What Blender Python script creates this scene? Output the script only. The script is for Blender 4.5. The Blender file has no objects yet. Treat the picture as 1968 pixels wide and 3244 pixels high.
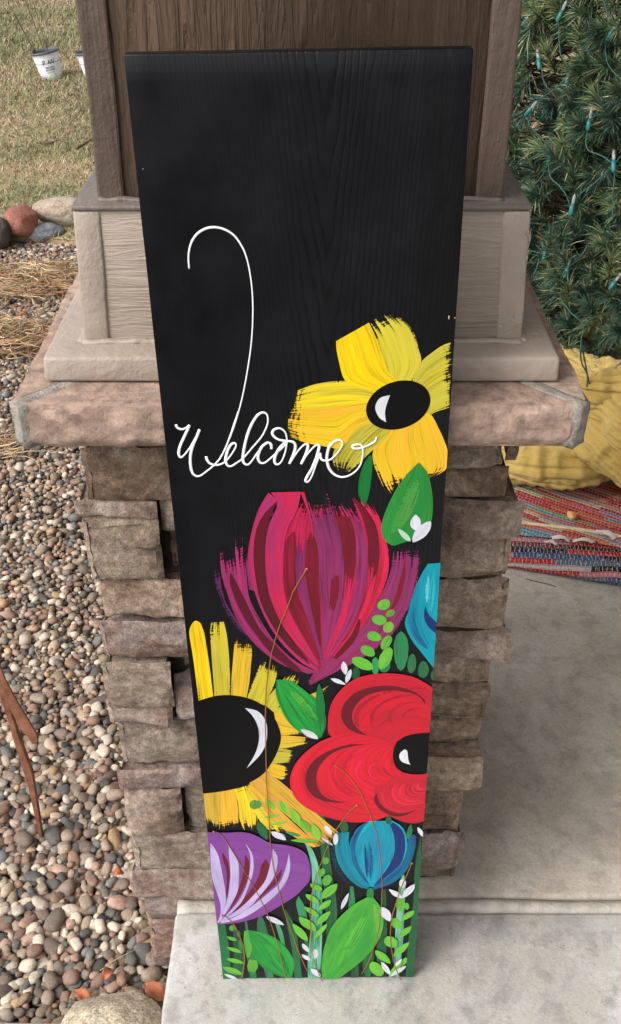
import bpy, math, random
import numpy as np
from mathutils import Vector, Matrix
R = math.radians
random.seed(7)
rng = np.random.default_rng(11)
scene = bpy.context.scene
C = scene.collection

# ------------------------------------------------------------------ camera
W0, H0, FPX = 1968, 3244, 3110.0
PITCH = R(35.1)
CAM = np.array([0.0, -0.803, 1.422])
cd = bpy.data.cameras.new("camera")
cam = bpy.data.objects.new("camera", cd)
C.objects.link(cam)
cam.location = CAM
cam.rotation_euler = (R(90) - PITCH, 0, 0)
cd.sensor_fit = 'VERTICAL'
cd.sensor_height = 24
cd.lens = 24 * FPX / H0
cd.clip_start = 0.02
cd.clip_end = 400
scene.camera = cam

# ------------------------------------------------------------------ world, sun, exposure
SUN_EL, SUN_AZ = 42.0, 236.0       # compass style: 0 = +Y, clockwise
world = bpy.data.worlds.new("World")
scene.world = world
world.use_nodes = True
wn, wl = world.node_tree.nodes, world.node_tree.links
bg = wn["Background"]
sky = wn.new("ShaderNodeTexSky")
sky.sky_type = 'NISHITA'
sky.sun_disc = False
sky.sun_elevation = R(SUN_EL)
sky.sun_rotation = R(SUN_AZ)
sky.air_density = 1.0
sky.dust_density = 4.0
sky.ozone_density = 1.0
hs = wn.new("ShaderNodeHueSaturation")
hs.inputs["Saturation"].default_value = 0.22
wl.new(sky.outputs[0], hs.inputs["Color"])
wl.new(hs.outputs[0], bg.inputs["Color"])
bg.inputs["Strength"].default_value = 0.15
sd = bpy.data.lights.new("sun", 'SUN')
sd.energy = 0.95
sd.angle = R(28)
sd.color = (1.0, 0.965, 0.92)
sun = bpy.data.objects.new("sun", sd)
C.objects.link(sun)
_az, _el = R(SUN_AZ), R(SUN_EL)
sdir = Vector((math.sin(_az) * math.cos(_el), math.cos(_az) * math.cos(_el), math.sin(_el)))
sun.rotation_euler = sdir.to_track_quat('Z', 'Y').to_euler()
sun.location = sdir * 10
vs = scene.view_settings
vs.view_transform = 'Standard'
vs.look = 'None'
vs.exposure = 0.68
vs.gamma = 1.0
vs.use_curve_mapping = False
scene.render.engine = 'CYCLES'
scene.cycles.transparent_max_bounces = 24

# ------------------------------------------------------------------ helpers
def ray(x, y):
    u = (x - W0 / 2) / FPX
    v = -(y - H0 / 2) / FPX
    F = np.array([0, math.cos(PITCH), -math.sin(PITCH)])
    U = np.array([0, math.sin(PITCH), math.cos(PITCH)])
    return F + np.array([u, 0, 0]) + v * U

def atz(x, y, z):
    d = ray(x, y)
    return CAM + d * ((z - CAM[2]) / d[2])

def aty(x, y, Y):
    d = ray(x, y)
    return CAM + d * ((Y - CAM[1]) / d[1])

def lin(r, g, b, k=1.0):
    o = []
    for c in (r, g, b):
        c = c / 255.0
        o.append((c / 12.92 if c <= 0.04045 else ((c + 0.055) / 1.055) ** 2.4) * k)
    return tuple(o) + (1.0,)

# vectorised gradient-like value noise
_P = np.random.default_rng(3).random((64, 64, 64)).astype(np.float32)
def vnoise(p):
    p = np.asarray(p, dtype=np.float64)
    i = np.floor(p).astype(int)
    f = p - i
    f = f * f * (3 - 2 * f)
    r = 0
    for dx in (0, 1):
        for dy in (0, 1):
            for dz in (0, 1):
                w = (f[..., 0] if dx else 1 - f[..., 0]) * (f[..., 1] if dy else 1 - f[..., 1]) * (f[..., 2] if dz else 1 - f[..., 2])
                r = r + w * _P[(i[..., 0] + dx) % 64, (i[..., 1] + dy) % 64, (i[..., 2] + dz) % 64]
    return r * 2 - 1

def fbm(p, o=4, lac=2.0, g=0.5):
    p = np.asarray(p, dtype=np.float64)
    s = 0; a = 1.0; t = 0
    for k in range(o):
        s = s + a * vnoise(p + 17.3 * k); t += a
        p = p * lac; a *= g
    return s / t

def mesh_np(name, V, F, mat=None, parent=None, smooth=False, attrs=None, loc=None):
    """V: (n,3) array, F: (m,3) or (m,4) int array, or list of faces."""
    me = bpy.data.meshes.new(name)
    V = np.asarray(V, dtype=np.float32)
    if isinstance(F, np.ndarray):
        k = F.shape[1]
        me.vertices.add(len(V)); me.vertices.foreach_set("co", V.ravel())
        me.loops.add(F.size); me.loops.foreach_set("vertex_index", F.astype(np.int32).ravel())
        me.polygons.add(len(F))
        me.polygons.foreach_set("loop_start", np.arange(0, F.size, k, dtype=np.int32))
        me.polygons.foreach_set("loop_total", np.full(len(F), k, dtype=np.int32))
        me.update(calc_edges=True)
    else:
        me.from_pydata([tuple(v) for v in V.tolist()], [], F)
    if smooth:
        me.polygons.foreach_set("use_smooth", np.ones(len(me.polygons), dtype=bool))
    if attrs:
        for an, (ty, dat) in attrs.items():
            a = me.attributes.new(an, ty, 'POINT')
            dat = np.asarray(dat, dtype=np.float32)
            a.data.foreach_set('color' if ty == 'FLOAT_COLOR' else ('vector' if ty == 'FLOAT_VECTOR' else 'value'), dat.ravel())
    me.validate()
    o = bpy.data.objects.new(name, me)
    if mat: me.materials.append(mat)
    if loc is not None: o.location = loc
    if parent: o.parent = parent
    C.objects.link(o)
    return o

def thing(name, label, cat, loc=(0, 0, 0), group=None):
    o = bpy.data.objects.new(name, None)
    o.empty_display_size = 0.1
    o.location = loc
    C.objects.link(o)
    tag(o, label, cat, group)
    return o

def tag(o, label, cat, group=None):
    o['label'] = label; o['category'] = cat
    if group: o['group'] = group
    return o

def structure(o):
    o['kind'] = 'structure'; return o

def stuff(o):
    o['kind'] = 'stuff'; return o

def box_arr(x0, x1, y0, y1, z0, z1, nx, ny, nz):
    """surface grid of a box, welded"""
    idx = {}; V = []; F = []
    xs = np.linspace(x0, x1, nx + 1); ys = np.linspace(y0, y1, ny + 1); zs = np.linspace(z0, z1, nz + 1)
    def vid(i, j, k):
        t = (i, j, k)
        if t not in idx:
            idx[t] = len(V); V.append((xs[i], ys[j], zs[k]))
        return idx[t]
    for i in range(nx):
        for j in range(ny):
            F.append((vid(i, j, 0), vid(i, j + 1, 0), vid(i + 1, j + 1, 0), vid(i + 1, j, 0)))
            F.append((vid(i, j, nz), vid(i + 1, j, nz), vid(i + 1, j + 1, nz), vid(i, j + 1, nz)))
    for i in range(nx):
        for k in range(nz):
            F.append((vid(i, 0, k), vid(i + 1, 0, k), vid(i + 1, 0, k + 1), vid(i, 0, k + 1)))
            F.append((vid(i, ny, k), vid(i, ny, k + 1), vid(i + 1, ny, k + 1), vid(i + 1, ny, k)))
    for j in range(ny):
        for k in range(nz):
            F.append((vid(0, j, k), vid(0, j, k + 1), vid(0, j + 1, k + 1), vid(0, j + 1, k)))
            F.append((vid(nx, j, k), vid(nx, j + 1, k), vid(nx, j + 1, k + 1), vid(nx, j, k + 1)))
    return np.array(V), np.array(F)

def bevel(o, w=0.003, seg=2):
    m = o.modifiers.new('bevel', 'BEVEL'); m.width = w; m.segments = seg
    m.limit_method = 'ANGLE'; m.angle_limit = R(40)
    return o

def ico(sub):
    import bmesh
    bm = bmesh.new(); bmesh.ops.create_icosphere(bm, subdivisions=sub, radius=1.0)
    V = np.array([v.co[:] for v in bm.verts]); F = np.array([[v.index for v in f.verts] for f in bm.faces])
    bm.free(); return V, F
ICO = {k: ico(k) for k in (1, 2, 3, 4, 5)}

def tube_arr(pts, rad, sides=6, flat=1.0, up=None):
    """tube around a polyline; rad scalar or list"""
    P = np.asarray(pts, float); n = len(P)
    rad = np.broadcast_to(np.asarray(rad, float), (n,))
    T = np.gradient(P, axis=0); T /= np.linalg.norm(T, axis=1)[:, None] + 1e-12
    ref = np.array(up if up is not None else (0.13, 0.21, 0.97))
    S = np.cross(T, ref); S /= np.linalg.norm(S, axis=1)[:, None] + 1e-9
    N = np.cross(S, T)
    a = np.arange(sides) * 2 * math.pi / sides
    V = (P[:, None, :] + rad[:, None, None] * (np.cos(a)[None, :, None] * S[:, None, :] + flat * np.sin(a)[None, :, None] * N[:, None, :])).reshape(-1, 3)
    F = []
    for i in range(n - 1):
        for k in range(sides):
            a0 = i * sides + k; a1 = i * sides + (k + 1) % sides
            F.append((a0, a1, a1 + sides, a0 + sides))
    F = [tuple(f) for f in F]
    F.append(tuple(range(sides))[::-1]); F.append(tuple(range((n - 1) * sides, n * sides)))
    return V, F

def smooth_poly(pts, n):
    """Catmull-Rom resample to n points by arc length"""
    P = np.asarray(pts, float)
    if len(P) == 2:
        t = np.linspace(0, 1, n)[:, None]; return P[0] * (1 - t) + P[1] * t
    Q = np.vstack([2 * P[0] - P[1], P, 2 * P[-1] - P[-2]])
    out = []
    for i in range(1, len(Q) - 2):
        p0, p1, p2, p3 = Q[i - 1], Q[i], Q[i + 1], Q[i + 2]
        for t in np.linspace(0, 1, 12, endpoint=False):
            out.append(0.5 * ((2 * p1) + (-p0 + p2) * t + (2 * p0 - 5 * p1 + 4 * p2 - p3) * t * t + (-p0 + 3 * p1 - 3 * p2 + p3) * t ** 3))
    out.append(P[-1]); out = np.array(out)
    L = np.concatenate([[0], np.cumsum(np.linalg.norm(np.diff(out, axis=0), axis=1))])
    s = np.linspace(0, L[-1], n)
    return np.stack([np.interp(s, L, out[:, k]) for k in range(P.shape[1])], 1)

# ------------------------------------------------------------------ material helpers
class NT:
    def __init__(s, name):
        s.m = bpy.data.materials.new(name); s.m.use_nodes = True
        s.n = s.m.node_tree.nodes; s.l = s.m.node_tree.links
        s.b = s.n["Principled BSDF"]
    def add(s, t, **kw):
        x = s.n.new(t)
        for k, v in kw.items(): setattr(x, k, v)
        return x
    def link(s, a, b): s.l.new(a, b)
    def coord(s, scale=(1, 1, 1), rot=(0, 0, 0), kind="Object"):
        tc = s.add("ShaderNodeTexCoord"); mp = s.add("ShaderNodeMapping")
        mp.inputs["Scale"].default_value = scale; mp.inputs["Rotation"].default_value = rot
        s.link(tc.outputs[kind], mp.inputs[0]); return mp.outputs[0]
    def noise(s, vec, scale, detail=4, rough=0.55, dist=0.0):
        x = s.add("ShaderNodeTexNoise"); x.inputs["Scale"].default_value = scale
        x.inputs["Detail"].default_value = detail; x.inputs["Roughness"].default_value = rough
        x.inputs["Distortion"].default_value = dist
        s.link(vec, x.inputs["Vector"]); return x.outputs[0]
    def ramp(s, fac, stops, const=False):
        x = s.add("ShaderNodeValToRGB"); cr = x.color_ramp
        if const: cr.interpolation = 'CONSTANT'
        while len(cr.elements) < len(stops): cr.elements.new(0.5)
        for e, (p, c) in zip(cr.elements, stops):
            e.position = p; e.color = c if len(c) == 4 else tuple(c) + (1,)
        s.link(fac, x.inputs[0]); return x.outputs[0]
    def mix(s, fac, a, b, mode='MIX'):
        x = s.add("ShaderNodeMix"); x.data_type = 'RGBA'; x.blend_type = mode
        for sock, v in ((0, fac), (6, a), (7, b)):
            if isinstance(v, (int, float)): x.inputs[sock].default_value = v
            elif isinstance(v, tuple): x.inputs[sock].default_value = v
            else: s.link(v, x.inputs[sock])
        return x.outputs[2]
    def math(s, op, a, b=None, c=None):
        x = s.add("ShaderNodeMath"); x.operation = op
        for i, v in enumerate((a, b, c)):
            if v is None: continue
            if isinstance(v, (int, float)): x.inputs[i].default_value = v
            else: s.link(v, x.inputs[i])
        return x.outputs[0]
    def bump(s, h, strength=0.5, dist=0.01, prev=None):
        x = s.add("ShaderNodeBump"); x.inputs["Strength"].default_value = strength
        x.inputs["Distance"].default_value = dist
        s.link(h, x.inputs["Height"])
        if prev is not None: s.link(prev, x.inputs["Normal"])
        s.link(x.outputs[0], s.b.inputs["Normal"]); return x.outputs[0]
    def attr(s, name):
        x = s.add("ShaderNodeAttribute"); x.attribute_name = name; return x
    def col(s, c):
        if isinstance(c, tuple): s.b.inputs["Base Color"].default_value = c
        else: s.link(c, s.b.inputs["Base Color"])
        return s
    def rough(s, v, spec=None):
        if isinstance(v, (int, float)): s.b.inputs["Roughness"].default_value = v
        else: s.link(v, s.b.inputs["Roughness"])
        if spec is not None: s.b.inputs["Specular IOR Level"].default_value = spec
        return s

def grey(v): return (v, v, v, 1)

def m_ledgestone(name, tint):
    t = NT(name); v = t.coord(kind="Object")
    oi = t.add("ShaderNodeObjectInfo")
    va = t.add("ShaderNodeVectorMath"); va.operation = 'ADD'
    sc = t.add("ShaderNodeVectorMath"); sc.operation = 'SCALE'; sc.inputs[0].default_value = (7, 5, 9)
    t.link(oi.outputs["Random"], sc.inputs["Scale"]); t.link(v, va.inputs[0]); t.link(sc.outputs[0], va.inputs[1])
    v = va.outputs[0]
    n1 = t.noise(v, 14, 6, 0.62, 0.4); n2 = t.noise(v, 90, 6, 0.7); n3 = t.noise(v, 420, 3, 0.7)
    c = t.ramp(n1, [(0.28, lin(*tint[0])), (0.45, lin(*tint[1])), (0.58, lin(*tint[2])), (0.75, lin(*tint[3]))])
    c = t.mix(0.75, c, t.ramp(n2, [(0.3, grey(0.15)), (0.52, grey(0.5)), (0.72, grey(0.9))]), 'OVERLAY')
    c = t.mix(0.5, c, t.ramp(n3, [(0.32, grey(0.2)), (0.68, grey(0.8))]), 'OVERLAY')
    hue = t.add("ShaderNodeHueSaturation"); t.link(c, hue.inputs["Color"])
    t.link(t.math('MULTIPLY_ADD', oi.outputs["Random"], 0.34, 0.74), hue.inputs["Value"])
    t.link(t.math('MULTIPLY_ADD', t.math('FRACT', t.math('MULTIPLY', oi.outputs["Random"], 7.3)), 0.3, 0.78), hue.inputs["Saturation"])
    t.link(t.math('MULTIPLY_ADD', t.math('FRACT', t.math('MULTIPLY', oi.outputs["Random"], 13.7)), 0.012, 0.494), hue.inputs["Hue"])
    t.col(hue.outputs[0]).rough(0.88, 0.25)
    b = t.bump(n2, 0.65, 0.006); t.bump(n3, 0.7, 0.002, b)
    return t.m
M = {}
M['stone'] = m_ledgestone('ledge_stone', [(104, 84, 70), (140, 119, 102), (162, 143, 124), (180, 162, 146)])
M['stone_pink'] = m_ledgestone('pink_ledge_stone', [(112, 88, 77), (146, 120, 106), (160, 142, 131), (184, 166, 156)])

def m_plain(name, c, rough=0.6, nscale=30, amt=0.25, bump=0.2, bdist=0.003, spec=0.4, metallic=0):
    t = NT(name); v = t.coord()
    n = t.noise(v, nscale, 5, 0.6)
    dark = tuple(x * (1 - amt) for x in c[:3]) + (1,); lite = tuple(min(1, x * (1 + amt)) for x in c[:3]) + (1,)
    t.col(t.ramp(n, [(0.3, dark), (0.7, lite)])).rough(rough, spec)
    t.b.inputs["Metallic"].default_value = metallic
    if bump: t.bump(t.noise(v, nscale * 4, 4, 0.6), bump, bdist)
    return t.m
M['mortar'] = m_plain('grey_mortar', lin(150, 143, 134), 0.95, 60, 0.35, 0.8, 0.004, 0.15)
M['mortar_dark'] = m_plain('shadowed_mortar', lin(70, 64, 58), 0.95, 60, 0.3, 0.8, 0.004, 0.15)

def m_sandstone():
    t = NT('pink_sandstone'); v = t.coord()
    n1 = t.noise(v, 7, 5, 0.6, 0.5); n2 = t.noise(v, 60, 6, 0.7); n3 = t.noise(v, 350, 3, 0.7)
    c = t.ramp(n1, [(0.25, lin(146, 121, 107)), (0.5, lin(163, 139, 124)), (0.75, lin(178, 156, 141))])
    c = t.mix(0.75, c, t.ramp(n2, [(0.32, grey(0.2)), (0.7, grey(0.82))]), 'OVERLAY')
    c = t.mix(t.ramp(t.noise(v, 25, 6, 0.75), [(0.6, grey(0)), (0.72, grey(0.35))]), c, lin(196, 180, 168))
    t.col(c).rough(0.85, 0.3)
    b = t.bump(n2, 0.6, 0.005); t.bump(n3, 0.5, 0.0015, b)
    return t.m
M['sandstone'] = m_sandstone()

def m_concrete(name, base, dark, lite, warm):
    t = NT(name); v = t.coord()
    n1 = t.noise(v, 3.2, 6, 0.65, 0.8); n2 = t.noise(v, 16, 7, 0.7, 0.5); n3 = t.noise(v, 140, 5, 0.7)
    c = t.ramp(n1, [(0.32, dark), (0.5, base), (0.68, lite)])
    c = t.mix(t.ramp(n2, [(0.42, grey(0.0)), (0.60, grey(0.75))]), c, warm)
    c = t.mix(t.ramp(t.noise(v, 24, 6, 0.68, 0.15), [(0.50, grey(0)), (0.62, grey(0.5))]), c, dark)
    c = t.mix(t.ramp(t.noise(v, 13, 6, 0.66, 0.1), [(0.54, grey(0)), (0.66, grey(0.4))]), c, lite)
    # small pits
    vo = t.add("ShaderNodeTexVoronoi"); vo.inputs["Scale"].default_value = 45; t.link(v, vo.inputs["Vector"])
    pit = t.math('LESS_THAN', vo.outputs["Distance"], 0.055)
    c = t.mix(t.math('MULTIPLY', pit, 0.7), c, lin(70, 66, 60))
    c = t.mix(0.35, c, t.ramp(n3, [(0.3, grey(0.36)), (0.7, grey(0.66))]), 'OVERLAY')
    n4 = t.noise(v, 520, 2, 0.6)
    c = t.mix(0.28, c, t.ramp(n4, [(0.3, grey(0.25)), (0.7, grey(0.75))]), 'OVERLAY')
    c = t.mix(t.ramp(t.noise(v, 75, 2, 0.5), [(0.70, grey(0)), (0.73, grey(0.5))]), c, dark)
    t.col(c)
    t.rough(t.ramp(n2, [(0.3, grey(0.55)), (0.7, grey(0.85))]), 0.35)
    b = t.bump(n3, 0.5, 0.002); b = t.bump(n4, 0.3, 0.0008, b); t.bump(n2, 0.3, 0.004, b)
    return t.m
M['concrete_step'] = m_concrete('pale_step_concrete', lin(180, 178, 173), lin(132, 130, 127), lin(204, 203, 200), lin(182, 175, 165))
M['concrete_porch'] = m_concrete('porch_concrete', lin(188, 180, 168), lin(146, 138, 127), lin(204, 197, 186), lin(180, 168, 152))

def m_siding(name, col, axis, strength=1.0, fine=0.5):
    """painted fibre-cement with embossed wood grain along one axis"""
    t = NT(name)
    sc = (85, 85, 6.5) if axis == 'z' else (9.0, 55, 95)
    v = t.coord(sc); v1 = t.coord()
    n = t.noise(v, 1.0, 5, 0.55, 0.9)
    n2 = t.noise(v1, 18, 4, 0.6)
    h = t.math('PINGPONG', t.math('MULTIPLY', n, 2.2), 0.5)
    c = t.ramp(n2, [(0.3, tuple(x * 0.90 for x in col[:3]) + (1,)), (0.7, tuple(x * 1.08 for x in col[:3]) + (1,))])
    t.col(c).rough(0.5, 0.4)
    b = t.bump(t.ramp(h, [(0.0, grey(0)), (0.55, grey(1))]), strength, 0.006)
    t.bump(t.noise(v1, 160, 4, 0.6), fine * 0.5, 0.001, b)
    return t.m
BROWN = lin(124, 104, 87); BEIGE = lin(160, 146, 132)
M['col_panel'] = m_siding('brown_grained_siding', BROWN, 'z', 0.75)
M['box_panel'] = m_siding('beige_grained_siding', BEIGE, 'x', 0.38)

def m_trim(name, col, st=(30, 30, 3)):
    t = NT(name); v = t.coord(); v2 = t.coord(st)
    n = t.noise(v, 9, 5, 0.6)
    c = t.ramp(n, [(0.3, tuple(x * 0.85 for x in col[:3]) + (1,)), (0.7, tuple(x * 1.12 for x in col[:3]) + (1,))])
    c = t.mix(t.ramp(t.noise(v, 70, 5, 0.7), [(0.62, grey(0)), (0.78, grey(0.25))]), c, tuple(x * 0.6 for x in col[:3]) + (1,))
    t.col(c).rough(0.48, 0.45)
    b = t.bump(t.noise(v2, 1, 4, 0.6, 1.0), 0.45, 0.008); t.bump(t.noise(v, 110, 5, 0.65), 0.5, 0.003, b)
    return t.m
M['brown_trim'] = m_trim('brown_trim_paint', lin(90, 76, 66))
M['brown_top'] = m_trim('brown_ledge_paint', lin(112, 102, 95))
M['beige_trim'] = m_trim('beige_trim_paint', lin(166, 152, 139), (14, 14, 14))

def m_board():
    t = NT('black_painted_board')
    tc = t.add("ShaderNodeTexCoord"); sp = t.add("ShaderNodeSeparateXYZ"); t.link(tc.outputs["Object"], sp.inputs[0])
    u, w = sp.outputs[0], sp.outputs[2]      # u across, w up the board
    wob = t.noise(t.coord((5, 1, 2.2)), 1.0, 3, 0.5)
    dx = t.math('ABSOLUTE', t.math('SUBTRACT', t.math('ADD', u, t.math('MULTIPLY', wob, 0.030)), 0.168 + 0.015))
    a = t.math('MULTIPLY', t.math('POWER', t.math('ADD', dx, 0.0015), 1.35), 21.0)
    field = t.math('SUBTRACT', a, t.math('MULTIPLY', w, 0.85))
    field = t.math('ADD', field, t.math('MULTIPLY', t.noise(t.coord((22, 1, 3.5)), 1.0, 5, 0.65), 0.20))
    ring = t.math('PINGPONG', t.math('MULTIPLY', field, 19.0), 0.5)
    grain = t.ramp(ring, [(0.0, grey(0)), (0.10, grey(0.35)), (0.24, grey(0.9)), (0.5, grey(1))])
    v = t.coord((900, 1, 14)); fine = t.noise(v, 1.0, 4, 0.6)
    n = t.noise(t.coord(), 7, 4, 0.6)
    c = t.ramp(n, [(0.3, (0.0026, 0.0028, 0.0038, 1)), (0.7, (0.0046, 0.0052, 0.0076, 1))])
    side = t.ramp(u, [(0.03, grey(0.10)), (0.12, grey(0.45)), (0.155, grey(1.0))])
    fade = t.ramp(w, [(0.45, grey(0.25)), (0.75, grey(1.0))])
    patchy = t.ramp(t.noise(t.coord((8, 1, 2.5)), 1.0, 3, 0.5), [(0.35, grey(0.25)), (0.60, grey(1))])
    gm = t.math('MULTIPLY', t.math('MULTIPLY', side, fade), patchy)
    c = t.mix(t.math('MULTIPLY', gm, 0.9), c, t.ramp(grain, [(0, (0.0015, 0.0015, 0.002, 1)), (1, (0.0048, 0.0054, 0.0078, 1))]))
    t.col(c)
    t.rough(t.ramp(t.noise(t.coord(), 14, 5, 0.65), [(0.3, grey(0.28)), (0.7, grey(0.50))]), 0.24)
    g2 = t.mix(gm, grey(0.8), grain)
    h = t.mix(0.35, g2, fine)
    # glossy bark-like strip with a knot at the upper right
    tc2 = t.coord((22, 1, 9)); kn = t.noise(tc2, 1.0, 5, 0.65, 1.6)
    kmask = t.math('MULTIPLY', t.ramp(t.math('ADD', u, t.math('MULTIPLY', t.noise(t.coord((1, 1, 12)), 1, 3, .5), 0.012)), [(0.250, grey(0)), (0.256, grey(1))]), t.ramp(w, [(0.80, grey(0)), (1.0, grey(1))]))
    h = t.mix(kmask, h, t.ramp(kn, [(0.3, grey(0)), (0.7, grey(1))]))
    c2_ = t.mix(t.math('MULTIPLY', kmask, t.ramp(kn, [(0.35, grey(0.85)), (0.6, grey(0.15))])), c, (0.0015, 0.0016, 0.002, 1)); t.col(c2_)
    # brush marks across the primer
    h = t.mix(0.12, h, t.noise(t.coord((6, 1, 260)), 1.0, 4, 0.6))
    b = t.bump(h, 0.5, 0.0016)
    return t.m
M['board'] = m_board()
# ================================================================== GROUND AND SLABS
ZG = -0.25          # top of the gravel bed
YP = 0.145          # front plane of the pier
# soil under everything
t = NT('dark_soil'); v = t.coord()
t.col(t.ramp(t.noise(v, 20, 5, 0.6), [(0.3, lin(46, 38, 32)), (0.7, lin(84, 70, 58))])).rough(0.95, 0.1)
M['soil'] = t.m
M['joint'] = m_plain('slab_joint_cement', lin(176, 170, 160), 0.9, 40, 0.25, 0.8, 0.003, 0.15)
structure(mesh_np('ground', [(-150, -60, -0.34), (150, -60, -0.34), (150, 240, -0.34), (-150, 240, -0.34)], [(0, 1, 2, 3)], M['soil']))

def slab(name, x0, x1, y0, y1, z0, z1, mat, bev, noisy=0.0, res=0.04):
    nx, ny = max(2, int((x1 - x0) / res)), max(2, int((y1 - y0) / res))
    nx, ny = min(nx, 60), min(ny, 60)
    V, F = box_arr(x0, x1, y0, y1, z0, z1, nx, ny, 2)
    if noisy:
        edge = np.minimum.reduce([np.abs(V[:, 0] - x0), np.abs(V[:, 1] - y1)]) < 1e-4
        V = V + noisy * np.stack([fbm(V * 22 + 3), fbm(V * 22 + 9), 0.3 * fbm(V * 9 + 5)], 1) * (0.25 + edge[:, None])
    o = mesh_np(name, V, F, mat, smooth=False)
    if bev: bevel(o, bev, 3)
    return structure(o)
slab('front_step', -0.2165, 3.2, -3.0, 0.111, -0.30, 0.0, M['concrete_step'], 0.007, 0.0025)
slab('porch_floor', -0.15, 3.2, 0.138, 4.5, -0.30, -0.001, M['concrete_porch'], 0.010, 0.002)
# rounded grey joint between the two slabs
pts = [(x, 0.1245 + 0.0015 * math.sin(x * 9) , -0.013 + 0.0018 * math.sin(x * 23 + 1)) for x in np.linspace(-0.2135, 3.2, 140)]
V, F = tube_arr(pts, 0.0145, 12, 1.0, up=(0, 0, 1))
V = V + 0.0012 * np.stack([fbm(V * 90), fbm(V * 90 + 4), fbm(V * 90 + 8)], 1)
jo = mesh_np('slab_joint', V, F, M['joint'], smooth=True); structure(jo)
# low concrete edging at the near end of the gravel
e0 = atz(250, 3236, -0.235)
slab('edging_strip', -2.0, -0.219, e0[1] - 0.12, e0[1], -0.33, -0.235, M['concrete_step'], 0.006, 0.002)

# ------------------------------------------------------------------ lawn
LAWN_Y = 3.86
def lawn_z(x, y):
    return -0.25 + 0.04 * np.clip((np.asarray(y) - 3.85) / 0.5, 0, 1) + 0.02 * np.clip((np.asarray(y) - 3.85) / 0.5, 0, 1) * fbm(np.stack([np.asarray(x) * 0.6, np.asarray(y) * 0.6, np.zeros_like(np.asarray(x, float))], -1), 3)
t = NT('autumn_lawn'); v = t.coord()
n1 = t.noise(t.coord((0.8, 1.9, 1)), 1.6, 5, 0.6, 0.6); n2 = t.noise(v, 9, 6, 0.7)
lawn_c = t.ramp(n1, [(0.34, lin(130, 126, 92)), (0.48, lin(162, 146, 112)), (0.62, lin(176, 154, 122))])
lawn_c = t.mix(0.5, lawn_c, t.ramp(n2, [(0.3, grey(0.3)), (0.7, grey(0.75))]), 'OVERLAY')
t.col(lawn_c).rough(0.95, 0.1); t.bump(n2, 0.8, 0.03)
M['lawn'] = t.m
xs = np.concatenate([np.linspace(-60, -8, 14), np.linspace(-7.5, 3, 60), np.linspace(4, 60, 14)])
ys = np.concatenate([np.concatenate([[3.845, 3.85], np.linspace(3.90, 16, 70)]), np.linspace(17, 200, 24)])
gx, gy = np.meshgrid(xs, ys, indexing='ij')
gz = lawn_z(gx, gy)
gz[:, 0] -= 0.12
gy = gy + np.where(np.arange(len(ys))[None, :] < 2, 0.08 * np.sin(gx * 3.1), 0)
V = np.stack([gx, gy, gz], -1).reshape(-1, 3)
nx, ny = gx.shape
ii, jj = np.meshgrid(np.arange(nx - 1), np.arange(ny - 1), indexing='ij')
F = np.stack([ii * ny + jj, (ii + 1) * ny + jj, (ii + 1) * ny + jj + 1, ii * ny + jj + 1], -1).reshape(-1, 4)
structure(mesh_np('lawn', V, F, M['lawn'], smooth=True))
# far strip of hedge-dark ground is never seen; grass blades where the lawn is seen
NB = 105000
d = np.sqrt(rng.random(NB) * (14.2 ** 2 - 4.6 ** 2) + 4.6 ** 2)
y = d - 0.9
lat = rng.uniform(-0.40, -0.15, NB)
x = lat * d
keep = y > LAWN_Y - 0.03 + 0.08 * np.sin(x * 3.1)
x, y, d = x[keep], y[keep], d[keep]; NB = len(x)
z = lawn_z(x, y)
pt = fbm(np.stack([x * 0.8, y * 1.5, x * 0], -1) + 5, 4)
green = (pt + rng.normal(0, 0.22, NB)) > -0.02
ln = rng.uniform(0.03, 0.085, NB) * np.clip(d / 7, 0.8, 1.3)
ang = rng.uniform(0, 2 * math.pi, NB); tilt = rng.uniform(0.15, 0.95, NB) * np.where(green, 1.0, 0.6)
wd = 0.0012 + 0.00022 * d
dirx, diry = np.cos(ang), np.sin(ang)
sx, sy = -diry * wd, dirx * wd
B = np.stack([x, y, z - 0.004], 1)
tip = B + np.stack([dirx * ln * np.cos(tilt), diry * ln * np.cos(tilt), ln * np.sin(tilt)], 1)
mid = (B + tip) / 2 + np.stack([0 * x, 0 * x, ln * 0.16], 1)
S = np.stack([sx, sy, 0 * x], 1)
V = np.stack([B - S, B + S, mid + S * 0.8, mid - S * 0.8, tip], 1).reshape(-1, 3)
k = np.arange(NB)[:, None] * 5
F = np.concatenate([k + np.array([[0, 1, 2]]), k + np.array([[0, 2, 3]]), k + np.array([[3, 2, 4]])])
gcol = np.array([lin(140, 140, 104)[:3], lin(122, 126, 90)[:3], lin(156, 150, 114)[:3]])
tcol = np.array([lin(188, 168, 134)[:3], lin(172, 146, 112)[:3], lin(200, 186, 156)[:3], lin(172, 134, 106)[:3]])
cc = np.where(green[:, None], gcol[rng.integers(0, 3, NB)], tcol[rng.choice(4, NB, p=[.4, .25, .25, .1])]) * rng.uniform(0.75, 1.15, (NB, 1))
cc = np.repeat(cc, 5, 0)
t = NT('grass_blades'); a = t.attr('tint'); t.link(a.outputs["Color"], t.b.inputs["Base Color"]); t.rough(0.8, 0.2)
M['tint_rough'] = t.m
stuff(tag(mesh_np('grass', V, F, M['tint_rough'], attrs={'tint': ('FLOAT_COLOR', np.hstack([cc, np.ones((len(cc), 1))]))}),
          'patchy tan and green dormant grass of the lawn', 'grass'))

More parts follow.
